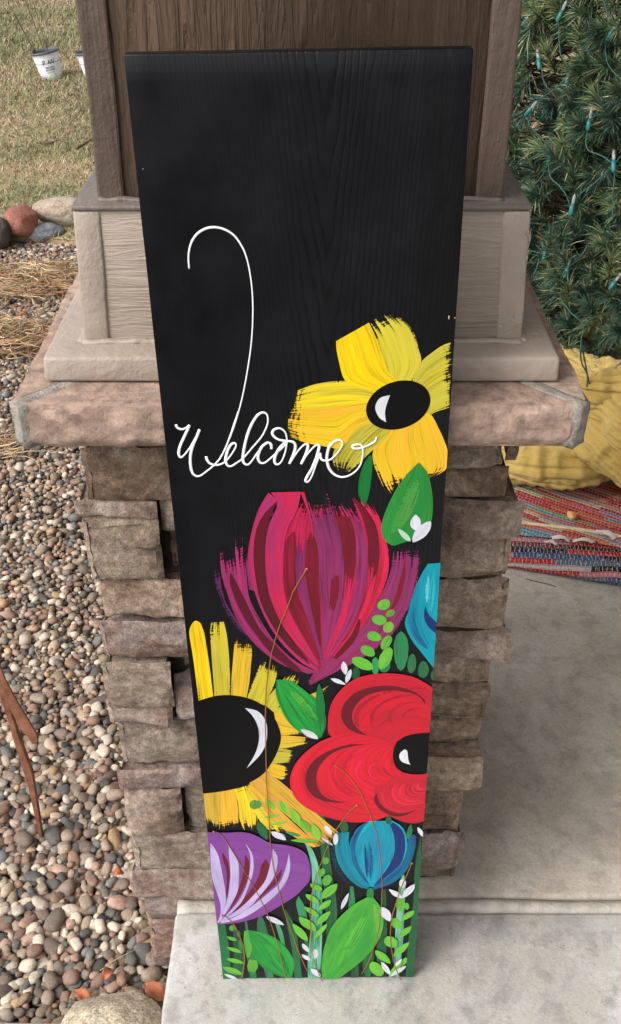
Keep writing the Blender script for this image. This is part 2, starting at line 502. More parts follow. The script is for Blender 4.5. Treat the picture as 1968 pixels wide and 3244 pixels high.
# ================================================================== STONE PIER
pier = thing('stone_pier', 'stacked ledge stone pier with a pink sandstone cap carrying the brown column', 'pier', (-0.01, 0.39, 0.0))
def stone_mesh(name, x0, x1, y0, y1, z0, z1, mat, parent, seed, rough=0.006, rnd=0.0022, res=0.0075):
    """one split-face ledge stone: rounded uneven block"""
    vis = seed < 60
    if not vis: res = 0.016
    nx = max(3, min(40, int((x1 - x0) / res))); ny = max(3, min(16, int((y1 - y0) / (res * 1.8)))); nz = max(6, min(22, int((z1 - z0) / (0.0048 if vis else 0.010))))
    V, F = box_arr(-1, 1, -1, 1, -1, 1, nx, ny, nz)
    c = np.array([(x0 + x1) / 2, (y0 + y1) / 2, (z0 + z1) / 2]); h = np.array([(x1 - x0) / 2, (y1 - y0) / 2, (z1 - z0) / 2])
    P = V * h
    inner = np.clip(P, -(h - rnd), h - rnd)
    dlt = P - inner; L = np.linalg.norm(dlt, axis=1)
    P = inner + dlt / np.maximum(L, 1e-9)[:, None] * np.minimum(L, rnd)[:, None]
    # long bevel cuts and split facets on the visible faces
    s = np.array([seed * 3.7, seed * 1.9, seed * 5.3])
    Q = (P + c)
    big = fbm(Q * np.array([9, 9, 14]) + s, 2); med = fbm(Q * np.array([26, 26, 40]) + s, 3); sm = fbm(Q * 95 + s, 3)
    ridge = np.abs(fbm(Q * np.array([14, 14, 30]) + s + 7, 3))
    rs = np.random.default_rng(seed + 100)
    # flat split facets meeting in crisp ridges
    fac = np.full(len(P), 1.0)
    for _ in range(6):
        gx_, gz_, o_ = rs.normal(0, 0.13), rs.normal(0, 0.32), rs.uniform(-0.001, 0.0055)
        c0 = rs.uniform(-0.8, 0.8) * h[0]; c1 = rs.uniform(-.8, .8) * h[2]
        fac = np.minimum(fac, o_ + gx_ * (P[:, 0] + P[:, 1] * 0.6 - c0) + gz_ * (P[:, 2] - c1))
    fac = np.clip(fac, -0.013, 0.007)
    disp = fac * 1.1 + big * rough * 0.5 + med * rough * 0.35 + sm * rough * 0.34
    # chipped arrises
    chip = np.clip(fbm(Q * 38 + s + 11, 2) - 0.12, 0, 1) * np.exp(-np.minimum(h[0] - np.abs(P[:, 0]), h[2] - np.abs(P[:, 2])) / 0.006)
    disp = disp - chip * 0.022
    ed = np.minimum(h[0] - np.abs(P[:, 0]), h[2] - np.abs(P[:, 2])); disp = disp - 0.0045 * np.exp(-np.maximum(ed, 0) / 0.0035) * (1 + 0.8 * fbm(Q * 30 + s, 2))
    N = dlt / np.maximum(L, 1e-9)[:, None]
    vert = np.abs(N[:, 2])
    P = P + N * (disp * (1 - 0.55 * vert) * (1 - 0.6 * (np.abs(N[:, 0]) > 0.8)))[:, None]
    fr_ = (N[:, 1] < -0.4) & (dlt[:, 1] < 0)
    P0_ = inner + dlt / np.maximum(L, 1e-9)[:, None] * np.minimum(L, rnd)[:, None]
    P = np.where(fr_[:, None], P0_ + np.array([0, -1.0, 0]) * disp[:, None], P)
    # wavy top and bottom beds
    P[:, 2] += 0.0038 * fbm(np.stack([Q[:, 0] * 9, Q[:, 1] * 9, 0 * Q[:, 0]], 1) + s, 2)
    o = mesh_np(name, P, F, mat, parent, smooth=True, loc=Vector(c) - (parent.location if parent else Vector((0, 0, 0))))
    o.data.set_sharp_from_angle(angle=R(28))
    return o
PXL, PXR, PYB = -0.262, 0.234, 0.635
core = box_arr(PXL + 0.028, PXR - 0.028, YP + 0.030, PYB - 0.02, -0.33, 0.884, 1, 1, 1)
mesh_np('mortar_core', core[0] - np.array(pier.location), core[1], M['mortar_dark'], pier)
def zc(y, x=400): return aty(x, y, YP)[2]
def xc(x, y): return aty(x, y, YP)[0]
# (x of left end, x of right end or None = behind the board, y top, y bottom, how far proud, pinkness)
LEFT = [
 (262, None, 1420, 1588, 0.010, 0), (232, 500, 1592, 1646, 0.012, 0.4), (503, None, 1586, 1700, 0.000, 0),
 (270, 514, 1650, 1846, 0.012, 0), (520, None, 1704, 1846, -0.003, .3),
 (318, None, 1852, 1974, 0.006, .2), (318, None, 1980, 2092, 0.012, 1),
 (330, 549, 2098, 2238, 0.012, 0), (558, None, 2098, 2164, -0.010, 0), (552, None, 2168, 2296, 0.004, .6), (343, 550, 2241, 2300, 0.009, 1),
 (374, None, 2303, 2438, 0.006, .4), (373, None, 2441, 2502, 0.009, 1),
 (397, 579, 2506, 2640, 0.008, .2), (584, None, 2506, 2655, 0.004, .5),
 (418, None, 2646, 2760, 0.010, 0), (412, None, 2764, 2850, 0.014, 1),
 (466, None, 2854, 2925, 0.004, 1), (470, None, 2928, 3066, 0.000, 1), (480, None, 3070, 3220, -0.004, .6), ]
RIGHT = [
 (None, 1600, 1420, 1486, 0.004, 0), (1604, 1645, 1420, 1476, 0.004, 0), (None, 1612, 1490, 1586, 0.004, 0), (None, 1655, 1590, 1712, 0.014, 0),
 (None, 1622, 1716, 1856, 0.008, 0), (None, 1612, 1860, 2000, 0.004, 0), (None, 1618, 2004, 2084, 0.012, .3),
 (None, 1562, 2088, 2176, -0.002, 0), (None, 1550, 2180, 2302, 0.004, 0), (None, 1528, 2306, 2392, 0.000, .3),
 (None, 1524, 2396, 2488, 0.010, 0), (None, 1502, 2491, 2526, 0.004, 0), (None, 1466, 2530, 2658, -0.004, 0),
 (None, 1476, 2662, 2738, 0.008, .6), (None, 1452, 2742, 2816, 0.002, 0), ]
sd_ = 0
for side, rows in (('L', LEFT), ('R', RIGHT)):
    for (xa, xb, yt, yb, pr, pk) in rows:
        sd_ += 1
        z1 = zc(yt - 2) ; z0 = zc(yb + 1)
        ym = (yt + yb) / 2
        x0 = xc(xa, ym) if xa else -0.012; x1 = xc(xb, ym) if xb else -0.016
        corner = (side == 'L' and xa and xa < 490) or (side == 'R' and xb)
        dep = 0.19 + 0.11 * ((sd_ * 37) % 7) / 7 if corner else 0.07
        if side == 'R' and not xb: continue
        stone_mesh('stone', x0, x1, YP - pr * 1.35 + 0.002 - 0.006 * ((sd_ * 53) % 5 - 2) / 2, YP + dep, z0, z1, M['stone_pink'] if pk > 0.5 else M['stone'], pier, sd_, 0.0075)
# courses on the faces turned away from the camera
for face, xe in (('L', PXL), ('R', PXR)):
    z = 0.882
    while z > (-0.32 if face == 'L' else -0.02):
        h = random.uniform(0.035, 0.10); y = YP + random.uniform(0.26, 0.33)
        while y < PYB - 0.02:
            w = random.uniform(0.12, 0.28); y2 = min(y + w, PYB + random.uniform(-.008, .012)); sd_ += 1
            if PYB - y2 < 0.05: y2 = PYB
            pr = random.uniform(0.0, 0.014)
            if face == 'L': a, b = PXL - pr, PXL + 0.07
            else: a, b = PXR - 0.07, PXR + pr - 0.004
            stone_mesh('stone', a, b, y, y2, z - h, z, random.choice([M['stone'], M['stone'], M['stone_pink']]), pier, sd_, 0.006)
            y = y2 + 0.003
        z -= h + 0.003

# sandstone cap: four mitred slabs with a mortar line at each corner
CX0, CX1, CY0, CY1, CZ0, CZ1 = -0.3085, 0.2865, 0.068, 0.675, 0.886, 0.9385
def cap_slab(k):
    # local frame: long axis along t from -1..1, outer edge at s=0, inner at s=w
    wgap = 0.006
    cs = [(CX0, CY0), (CX1, CY0), (CX1, CY1), (CX0, CY1)]
    a = np.array(cs[k]); b = np.array(cs[(k + 1) % 4])
    tdir = (b - a) / np.linalg.norm(b - a); ndir = np.array([-tdir[1], tdir[0]])
    L = np.linalg.norm(b - a); wd = 0.20
    nT, nS, nZ = 64, 16, 7
    V, F = box_arr(0, 1, 0, 1, 0, 1, nT, nS, nZ)
    s = V[:, 1] * wd
    tt = V[:, 0]
    lo = s + 0.011; hi = L - s - 0.011            # 45 degree mitres
    pos = lo + (hi - lo) * tt
    z = CZ0 + (CZ1 - CZ0) * V[:, 2]
    # rough outer face, rounded lower arris
    P3 = np.stack([a[0] + tdir[0] * pos + ndir[0] * s, a[1] + tdir[1] * pos + ndir[1] * s, z], 1)
    outer = V[:, 1] < 1e-6
    q = fbm(P3 * np.array([14, 14, 34]) + k * 9, 3) * 0.006 + np.abs(fbm(P3 * np.array([30, 30, 44]) + k * 5, 3)) * 0.010 + fbm(P3 * 90 + k, 3) * 0.005
    arr = np.clip(1 - V[:, 2] * 3, 0, 1) ** 2 * 0.012 + np.clip((V[:, 2] - 0.85) / 0.15, 0, 1) ** 2 * 0.003
    off = np.where(outer, q * (1 - 0.6 * (V[:, 2] > 0.99)) + arr, 0)
    near_end = np.exp(-np.minimum(pos - s, L - s - pos) / 0.02) * 0.006
    off = off + np.where(outer, near_end, 0)
    P3[:, 0] += ndir[0] * off; P3[:, 1] += ndir[1] * off
    P3[:, 2] += 0.0012 * fbm(P3 * 12 + 3, 3) + np.where(outer & (V[:, 2] < 0.01), 0.004 * fbm(P3 * 25 + 3, 2), 0)
    o = mesh_np('cap_slab', P3 - np.array(pier.location), F, M['sandstone'], pier)
    bevel(o, 0.0025, 2)
for k in range(4): cap_slab(k)
for k, (cx, cy) in enumerate([(CX0, CY0), (CX1, CY0), (CX1, CY1), (CX0, CY1)]):
    dx, dy = (1 if cx < 0 else -1), (1 if cy < 0.3 else -1)
    V, F = box_arr(0, 1, -1, 1, 0, 1, 16, 4, 6)
    s = V[:, 0] * 0.17 + 0.007
    wv = 0.0086 + 0.0012 * np.sin(s * 60)
    wgt = V[:, 1] * wv
    z = CZ0 + 0.003 + (CZ1 - CZ0 - 0.003) * V[:, 2] - 0.001 + 0.002 * np.cos(V[:, 1] * 1.4)
    X = cx + dx * (s + 0.0) + (-dx) * wgt * 0.72 * (1)
    Y = cy + dy * (s + 0.0) + dy * wgt * 0.72
    P = np.stack([X, Y, z], 1)
    P[:, :2] += (0.0022 * np.stack([fbm(P * 70), fbm(P * 70 + 5)], 1))
    P[:, 2] += 0.0012 * fbm(P * 80)
    mesh_np('mortar_joint', P - np.array(pier.location), F, M['mortar'], pier, smooth=True)

# ================================================================== PORCH COLUMN
colm = thing('porch_column', 'brown boxed porch column with beige plinth standing on the stone pier', 'column', (-0.009, 0.38, 0.9395))
OC = np.array(colm.location)
def frustum(name, x0, x1, y0, y1, z0, z1, tap, mat, bev=0.002, nx=2, ny=2, nz=2, wob=0.0):
    V, F = box_arr(x0, x1, y0, y1, z0, z1, nx, ny, nz)
    cx, cy = -0.009, 0.38
    k = (V[:, 2] - z0)
    V[:, 0] -= np.sign(V[:, 0] - cx) * k * tap * (np.abs(V[:, 0] - cx) > 1e-4) * np.abs(V[:, 0] - cx) / max(abs(x1 - cx), abs(x0 - cx))
    V[:, 1] -= (V[:, 1] - cy) / max(abs(y0 - cy), abs(y1 - cy)) * k * tap
    if wob: V = V + wob * np.stack([fbm(V * 8), fbm(V * 8 + 4), fbm(V * 8 + 9) * 0.6], 1)
    o = mesh_np(name, V - OC, F, mat, colm)
    if bev: bevel(o, bev, 2)
    return o
frustum('base_trim', -0.2795, 0.2605, 0.119, 0.642, 0.9405, 0.9685, 0.05, M['beige_trim'], 0.004, 20, 20, 2, 0.0012)
# plinth box: core panel and corner strips, tapered
frustum('plinth_panel', -0.2395, 0.2215, 0.1612, 0.598, 0.9690, 1.1060, 0.045, M['box_panel'], 0.001)
for sx in (0, 1):
    for sy in (0, 1):
        xa = -0.2425 if sx == 0 else 0.1975
        ya = 0.159 if sy == 0 else 0.574
        w = 0.028
        V, F = box_arr(xa, xa + w, ya, ya + w, 0.9688, 1.1062, 2, 2, 6)
        k = V[:, 2] - 0.969
        V[:, 0] += (0.045 if sx == 0 else -0.045) * k; V[:, 1] += (0.045 if sy == 0 else -0.045) * k
        V = V + 0.0012 * np.stack([fbm(V * 20), fbm(V * 20 + 4), 0 * V[:, 0]], 1)
        bevel(mesh_np('plinth_corner_strip', V - OC, F, M['beige_trim'], colm), 0.003, 2)
frustum('plinth_top', -0.237, 0.2195, 0.1645, 0.5955, 1.1065, 1.1115, 0.0, M['brown_top'], 0.0015, 14, 14, 1, 0.0009)
# shaft
ZS0, ZS1, TAP = 1.1118, 2.62, 0.010
frustum('shaft_panel', -0.2045, 0.1865, 0.1890, 0.5710, ZS0, ZS1, TAP, M['col_panel'], 0.0)
def corner_board(sx, sy):
    xa, xb = (-0.2135, -0.1860) if sx == 0 else (0.1660, 0.1935)
    ya, yb = (0.185, 0.213) if sy == 0 else (0.547, 0.575)
    # L shaped corner board as one mesh
    if sx == 0: prof = [(xa, ya), (xb, ya), (xb, ya + 0.0085), (xa + 0.0085, ya + 0.0085), (xa + 0.0085, yb), (xa, yb)]
    else: prof = [(xb, ya), (xb, yb), (xb - 0.0085, yb), (xb - 0.0085, ya + 0.0085), (xa, ya + 0.0085), (xa, ya)]
    if sy == 1: prof = [(px, (ya + yb) - py) for px, py in prof][::-1]
    n = 60; V = []; F = []
    zz = np.linspace(ZS0, ZS1, n)
    for z in zz:
        for (px, py) in prof:
            k = z - ZS0
            V.append((px + (TAP * k if sx == 0 else -TAP * k), py + (TAP * k if sy == 0 else -TAP * k), z))
    m = len(prof)
    for i in range(n - 1):
        for j in range(m):
            a = i * m + j; b = i * m + (j + 1) % m
            F.append((a, b, b + m, a + m))
    F.append(tuple(range(m))[::-1]); F.append(tuple(range((n - 1) * m, n * m)))
    V = np.array(V); V = V + 0.0022 * np.stack([fbm(V * 14 + sx), fbm(V * 14 + 4), 0 * V[:, 0]], 1)
    o = mesh_np('corner_board', V - OC, F, M['brown_trim'], colm); bevel(o, 0.0025, 2)
for sx in (0, 1):
    for sy in (0, 1): corner_board(sx, sy)
# lumpy caulk seams where shaft meets plinth and plinth meets trim
def caulk(name, pts, r, mat, amp=0.6):
    P = smooth_poly(pts, 90)
    V, F = tube_arr(P, r, 8, 0.6, up=(0, 0, 1))
    V = V + r * amp * np.stack([fbm(V * 70), fbm(V * 70 + 4), 0.8 * fbm(V * 70 + 8)], 1)
    mesh_np(name, V - OC, F, mat, colm, smooth=True)
caulk('caulk_seam', [(-0.212, 0.184, 1.1118), (0.194, 0.184, 1.1118)], 0.0045, M['brown_top'])
caulk('caulk_seam', [(-0.2425, 0.158, 0.9690), (0.2255, 0.158, 0.9690)], 0.0050, M['beige_trim'])
caulk('caulk_seam', [(-0.2435, 0.158, 0.9690), (-0.2435, 0.600, 0.9690)], 0.0050, M['beige_trim'])
caulk('caulk_seam', [(0.2265, 0.158, 0.9690), (0.2265, 0.600, 0.9690)], 0.0050, M['beige_trim'])
# ragged paint drips on the right arris of the plinth and shaft
for (p0, p1, nn, mt, r) in [((0.1935, 0.187, 1.13), (0.187, 0.19, 1.33), 12, 'brown_trim', 0.0022), ((0.225, 0.160, 0.98), (0.2205, 0.165, 1.10), 7, 'beige_trim', 0.0018)]:
    V0, F0 = ICO[2]; VV = []; FF = []; n0 = 0
    for i in range(nn):
        s = random.random(); c = np.array(p0) * (1 - s) + np.array(p1) * s
        V = V0 * np.array([r * random.uniform(.3, .8), r * 0.5, r * random.uniform(.8, 2.6)]) + c + np.array([random.uniform(-.012, 0), -0.001, 0])
        VV.append(V); FF.append(F0 + n0); n0 += len(V)
    mesh_np('paint_drips', np.vstack(VV) - OC, np.vstack(FF), M[mt], colm, smooth=True)

# ================================================================== PORCH ROOF, BEAM AND ADDED WALL (out of frame, placed to shade the right side)
t = NT('porch_ceiling_paint'); t.col(lin(150, 140, 126)).rough(0.8); M['ceil'] = t.m
t = NT('shade_wall_paint'); t.col(lin(120, 106, 90)).rough(0.7); M['wallp'] = t.m
V, F = box_arr(-0.50, 2.6, -0.55, 4.6, 2.62, 2.78, 1, 1, 1)  # unseen roof, its reach set for the shade it casts
structure(mesh_np('unseen_porch_roof', V, F, M['ceil']))
hw = thing('shade_wall', 'unseen tan lap siding wall added beyond the right edge of the porch to shade it', 'wall', (2.6, 1.0, 0))  # unseen wall, added to block light from the right
z = 0.0
while z < 2.6:
    V, F = box_arr(0.0, 0.16, -3.0, 3.6, z, z + 0.178, 1, 1, 1)
    V[:, 0] -= np.where(V[:, 0] < 0.01, 0.014 * (1 - (V[:, 2] - z) / 0.178), 0)
    mesh_np('shade_wall_board', V, F, M['wallp'], hw); z += 0.18
# ================================================================== GRAVEL BED
_PC = np.array([lin(*c)[:3] for c in [(170, 152, 132), (196, 184, 166), (148, 130, 114), (122, 108, 98), (98, 98, 98), (112, 116, 116), (146, 112, 92), (184, 150, 108), (168, 134, 118), (132, 116, 90), (82, 78, 76), (198, 186, 170), (164, 150, 138), (140, 110, 96)]])
PCOL = _PC * 0.78 + _PC.mean(1, keepdims=True) * 0.22
PW = np.array([.15, .10, .13, .12, .07, .07, .05, .05, .08, .06, .04, .05, .08, .05]); PW /= PW.sum()
t = NT('river_pebble'); a = t.attr('tint'); v = t.coord()
n = t.noise(v, 260, 4, 0.7); n2 = t.noise(v, 90, 3, 0.6)
c = t.mix(0.55, a.outputs["Color"], t.ramp(n, [(0.3, grey(0.28)), (0.7, grey(0.74))]), 'OVERLAY')
c = t.mix(0.3, c, t.ramp(n2, [(0.35, grey(0.3)), (0.65, grey(0.7))]), 'OVERLAY')
t.col(c).rough(0.72, 0.3); t.bump(n, 0.3, 0.0012)
M['pebble'] = t.m
gb = mesh_np('gravel_base', [(-6, -1.2, ZG - 0.04), (-0.2, -1.2, ZG - 0.04), (-0.2, 4.0, ZG - 0.04), (-6, 4.0, ZG - 0.04)], [(0, 1, 2, 3)], M['soil'])
structure(gb)
HM = 0.005
GX0, GX1, GY0, GY1 = -1.95, -0.18, 0.0, 4.05
hx, hy = int((GX1 - GX0) / HM), int((GY1 - GY0) / HM)
hm = np.zeros((hx, hy), dtype=np.float32)
def left_limit(y): return -0.345 * (0.818 * (y + 0.80) + 0.97) - 0.28
peb = []
def cand(ylo, yhi):
    while True:
        y = random.uniform(ylo, yhi)
        x = random.uniform(max(GX0 + .03, left_limit(y)), -0.20)
        if y < 0.128 and x > -0.222: continue
        if 0.150 < y < 0.62 and x > PXL - 0.004: continue
        if y > LAWN_Y + 0.01 + 0.08 * math.sin(x * 3.1): continue
        if y < e0[1] + 0.008: continue
        return x, y
def drop(n, ylo, yhi, tries=5):
    for _ in range(n):
        r = float(np.clip(rng.lognormal(math.log(0.0080), 0.30), 0.0046, 0.0175))
        best = None
        for _k in range(tries):
            x, y = cand(ylo, yhi)
            i, j = int((x - GX0) / HM), int((y - GY0) / HM)
            k = max(1, int(r * 0.75 / HM))
            h = float(hm[max(0, i - k):i + k + 1, max(0, j - k):j + k + 1].mean())
            if best is None or h < best[0]: best = (h, x, y, i, j)
        h, x, y, i, j = best
        if h > 0.034: continue
        ax = r * random.uniform(1.0, 1.6); ay = r * random.uniform(0.8, 1.0); az = r * random.uniform(0.5, 0.85)
        th = random.uniform(0, math.pi)
        kk = int(r * 1.1 / HM) + 1
        zc_ = h + az * 0.62
        i0, i1, j0, j1 = max(0, i - kk), min(hx, i + kk + 1), max(0, j - kk), min(hy, j + kk + 1)
        gi, gj = np.meshgrid(np.arange(i0, i1) - i, np.arange(j0, j1) - j, indexing='ij')
        q = 1 - ((gi * HM) ** 2 + (gj * HM) ** 2) / (r * 1.12) ** 2
        top = np.where(q > 0, zc_ + az * np.sqrt(np.maximum(q, 0)), 0)
        hm[i0:i1, j0:j1] = np.maximum(hm[i0:i1, j0:j1], top)
        peb.append((x, y, zc_, ax, ay, az, th))
def area(ylo, yhi):
    ys_ = np.linspace(ylo, yhi, 30); return float(np.mean([-0.22 - max(GX0, left_limit(q)) for q in ys_]) * (yhi - ylo))
for (ylo, yhi) in ((0.0, 0.7), (0.7, 1.5), (1.5, 2.6), (2.6, 3.95)):
    drop(int(area(ylo, yhi) * (9200 if ylo < 1 else 7000)), ylo, yhi, 5 if ylo < 1.2 else 3)
peb = np.array(peb)
peb_z0 = ZG - 0.04
camd = np.sqrt((peb[:, 0] - CAM[0]) ** 2 + (peb[:, 1] - CAM[1]) ** 2)
def gz_at(x, y):
    i, j = int((x - GX0) / HM), int((y - GY0) / HM)
    return peb_z0 + float(hm[np.clip(i, 0, hx - 1), np.clip(j, 0, hy - 1)])
def inst(base, P, seed):
    V0, F0 = base
    n = len(P); k = len(V0)
    V = np.broadcast_to(V0, (n, k, 3)).copy()
    rs = rng.random((n, 1, 3)) * 40
    V *= (1 + 0.32 * vnoise(V0[None] * 1.05 + rs) + 0.15 * vnoise(V0[None] * 2.3 + rs + 9))[..., None]
    # squarish pebbles
    V = np.sign(V) * np.abs(V) ** rng.uniform(0.62, 1.0, (n, 1, 1))
    V *= P[:, None, 3:6]
    tl = rng.normal(0, 0.32, n); ca, sa = np.cos(tl), np.sin(tl)
    x, z = V[..., 0].copy(), V[..., 2].copy()
    V[..., 0] = x * ca[:, None] - z * sa[:, None]; V[..., 2] = x * sa[:, None] + z * ca[:, None]
    c, s = np.cos(P[:, 6]), np.sin(P[:, 6])
    x, y = V[..., 0].copy(), V[..., 1].copy()
    V[..., 0] = x * c[:, None] - y * s[:, None] + P[:, 0:1]
    V[..., 1] = x * s[:, None] + y * c[:, None] + P[:, 1:2]
    V[..., 2] += P[:, 2:3] + peb_z0
    F = F0[None] + (np.arange(n) * k)[:, None, None]
    return V, F
pc = PCOL[rng.choice(len(PCOL), len(peb), p=PW)] * rng.uniform(0.72, 1.25, (len(peb), 1)) * np.array([1.05, 1.0, 0.93])
# how large each shows: nearest to the camera, top ones, inside the picture
def inview(p):
    v = p[:, :3] + np.array([0, 0, peb_z0]) - CAM
    F_ = np.array([0, math.cos(PITCH), -math.sin(PITCH)]); U_ = np.array([0, math.sin(PITCH), math.cos(PITCH)])
    dpt = v @ F_; px = W0 / 2 + FPX * v[:, 0] / dpt; py = H0 / 2 - FPX * (v @ U_) / dpt
    return dpt, px, py
dp, px, py = inview(peb)
topness = peb[:, 2] > np.array([hm[min(hx - 1, int((q[0] - GX0) / HM)), min(hy - 1, int((q[1] - GY0) / HM))] for q in peb]) - 0.010
score = np.where((px > 5) & (px < 560) & (py < 3240) & topness, peb[:, 3] * peb[:, 4] / dp ** 2, 0)
order = np.argsort(-score)
big, rest = order[:300], order[300:]
V, F = inst(ICO[2], peb[big], 1)
for q, k in enumerate(big):
    ctr = V[q].mean(0)
    cc = np.ones((V.shape[1], 4)); cc[:, :3] = pc[k]
    mesh_np('pebble', V[q] - ctr, ICO[2][1], M['pebble'], gb, smooth=True, attrs={'tint': ('FLOAT_COLOR', cc)}, loc=ctr)
VV = []; FF = []; CC = []; n0 = 0
for sel, base in ((rest[peb[rest, 1] < 0.75], ICO[2]), (rest[peb[rest, 1] >= 0.75], ICO[1])):
    if len(sel) == 0: continue
    V, F = inst(base, peb[sel], 2); k = V.shape[1]
    VV.append(V.reshape(-1, 3)); FF.append(F.reshape(-1, 3) + n0); n0 += len(VV[-1])
    c4 = np.ones((len(sel), k, 4)); c4[..., :3] = pc[sel][:, None]; CC.append(c4.reshape(-1, 4))
stuff(tag(mesh_np('gravel', np.vstack(VV), np.vstack(FF), M['pebble'], smooth=True, attrs={'tint': ('FLOAT_COLOR', np.vstack(CC))}),
          'multicoloured river pebbles covering the bed left of the stone pier', 'gravel'))
print('pebbles', len(peb), 'tris', sum(len(f) for f in FF))

# ------------------------------------------------------------------ rocks
def m_rock(name, c1, c2, c3, sc=9, rough=0.85, speck=0.4):
    t = NT(name); v = t.coord()
    c = t.ramp(t.noise(v, sc, 5, 0.6, 0.6), [(0.3, lin(*c1)), (0.5, lin(*c2)), (0.7, lin(*c3))])
    n = t.noise(v, sc * 22, 4, 0.75)
    c = t.mix(speck, c, t.ramp(n, [(0.38, grey(0.12)), (0.62, grey(0.88))]), 'OVERLAY')
    t.col(c).rough(rough, 0.3); b = t.bump(t.noise(v, sc * 5, 5, 0.6), 0.5, 0.01); t.bump(n, 0.4, 0.003, b)
    return t.m
M['red_rock'] = m_rock('red_rock', (124, 80, 70), (150, 98, 84), (170, 122, 108), 6)
M['tan_rock'] = m_rock('tan_rock', (140, 126, 110), (172, 156, 138), (186, 178, 168), 5)
M['grey_rock'] = m_rock('grey_rock', (96, 100, 104), (126, 130, 134), (160, 158, 154), 8)
M['dark_rock'] = m_rock('dark_rock', (60, 56, 56), (86, 80, 78), (104, 98, 94), 8)
M['granite'] = m_rock('tan_granite', (160, 146, 124), (184, 170, 148), (200, 188, 168), 10, 0.85, 0.6)
def rock(name, c, r, mat, seed, label, angular=0.25, rot=0.0, group=None):
    V0, F0 = ICO[5]
    V = V0 * (1 + angular * fbm(V0 * 0.9 + seed * 7, 2) + 0.08 * fbm(V0 * 2.6 + seed * 3, 3))[:, None]
    # facets
    rs = np.random.default_rng(seed)
    for _ in range(7):
        n_ = rs.normal(size=3); n_ /= np.linalg.norm(n_); dd = 0.80 + 0.12 * rs.random()
        s = V @ n_ - dd; V = V - np.where(s > 0, s * 0.75, 0)[:, None] * n_
    V = V * (1 + 0.02 * fbm(V0 * 9 + seed, 3))[:, None]
    V = V * np.array(r); cr, sr = math.cos(rot), math.sin(rot)
    V = V @ np.array([[cr, sr, 0], [-sr, cr, 0], [0, 0, 1]])
    o = mesh_np(name, V, F0, mat, smooth=True, loc=c)
    return tag(o, label, 'rock', group)
p = atz(60, 762, -0.235); rock('edging_rock', (p[0], p[1] + 0.10, -0.175), (0.082, 0.085, 0.082), M['red_rock'], 3, 'rounded brick red rock at the edge between gravel and lawn', 0.2, 0.3)
p = atz(205, 722, -0.225); rock('edging_rock', (p[0] - 0.02, p[1] + 0.09, -0.175), (0.150, 0.085, 0.075), M['tan_rock'], 8, 'long pale tan rock on the lawn edge beside the plinth', 0.12, 0.1)
p = atz(140, 745, -0.235); rock('edging_rock', (p[0], p[1] + 0.03, -0.235), (0.085, 0.06, 0.045), M['grey_rock'], 5, 'low blue grey rock between the red rock and the tan rock', 0.25, 0.5)
p = atz(-6, 775, -0.235); rock('edging_rock', (p[0] - 0.01, p[1] + 0.06, -0.20), (0.06, 0.07, 0.075), M['dark_rock'], 6, 'dark rock cut by the left frame edge next to the red rock', 0.25, 0.5)
p = atz(-90, 760, -0.235); rock('edging_rock', (p[0], p[1] + 0.08, -0.19), (0.09, 0.07, 0.08), M['tan_rock'], 16, 'tan rock farther left along the lawn edge', 0.25, 0.9)
p = atz(352, 3236, -0.20)
rock('boulder', (p[0], p[1] - 0.016, -0.238), (0.094, 0.086, 0.064), M['granite'], 21, 'smooth tan granite boulder at the bottom edge in front of the gravel', 0.10, 0.0)

# ------------------------------------------------------------------ straw clumps, loose straws, leaves
t = NT('dry_straw'); a = t.attr('tint'); t.link(a.outputs["Color"], t.b.inputs["Base Color"]); t.rough(0.6, 0.3)
M['straw'] = t.m
SC = np.array([lin(*c)[:3] for c in [(206, 178, 138), (190, 156, 114), (222, 202, 168), (182, 132, 94), (150, 120, 90), (198, 150, 110)]])
def ribbons(name, strands, mat, parent=None, loc=None):
    VV = []; FF = []; CC = []; n0 = 0
    for P, w, col in strands:
        P = np.asarray(P); T = np.gradient(P, axis=0); T /= np.linalg.norm(T, axis=1)[:, None] + 1e-9
        S = np.cross(T, (0, 0, 1)); S /= np.linalg.norm(S, axis=1)[:, None] + 1e-6
        Nn = np.cross(S, T)
        ww = w * np.linspace(1, 0.35, len(P))[:, None]
        V = np.stack([P - S * ww, P + Nn * ww * 1.1, P + S * ww], 1).reshape(-1, 3)
        for i in range(len(P) - 1):
            a = n0 + i * 3
            FF += [(a, a + 1, a + 4, a + 3), (a + 1, a + 2, a + 5, a + 4), (a + 2, a, a + 3, a + 5)]
        VV.append(V); n0 += len(V); CC.append(np.broadcast_to(np.append(col, 1), (len(V), 4)))
    return mesh_np(name, np.vstack(VV), np.array(FF), mat, parent, attrs={'tint': ('FLOAT_COLOR', np.vstack(CC))}, loc=loc)
def straw_clump(cx, cy, rx, ry, n, hh, label):
    st = []
    for _ in range(n):
        a = random.uniform(0, 2 * math.pi); q = math.sqrt(random.random())
        x, y = cx + rx * q * math.cos(a), cy + ry * q * math.sin(a)
        L = random.uniform(0.07, 0.22); th = random.gauss(0.15 + 1.1 * math.sin(x * 23 + y * 17), 0.45) + random.choice((0, 0, math.pi))
        z = ZG + 0.005 + random.random() * hh * (1 - q * q * 0.8)
        P = []
        bend = random.gauss(0, 1.6)
        for s in np.linspace(0, 1, 6):
            P.append((x, y, max(ZG - 0.004, z + 0.012 * math.sin(s * 3 + a))))
            x += math.cos(th + bend * s) * L / 5; y += math.sin(th + bend * s) * L / 5; z -= random.uniform(-.004, .007)
        st.append((P, random.uniform(0.0016, 0.0036), SC[random.choice([0, 1, 2, 3, 4, 5, 0, 2])] * random.uniform(.55, 1.1)))
    return tag(stuff(ribbons('straw', st, M['straw'])), label, 'straw')
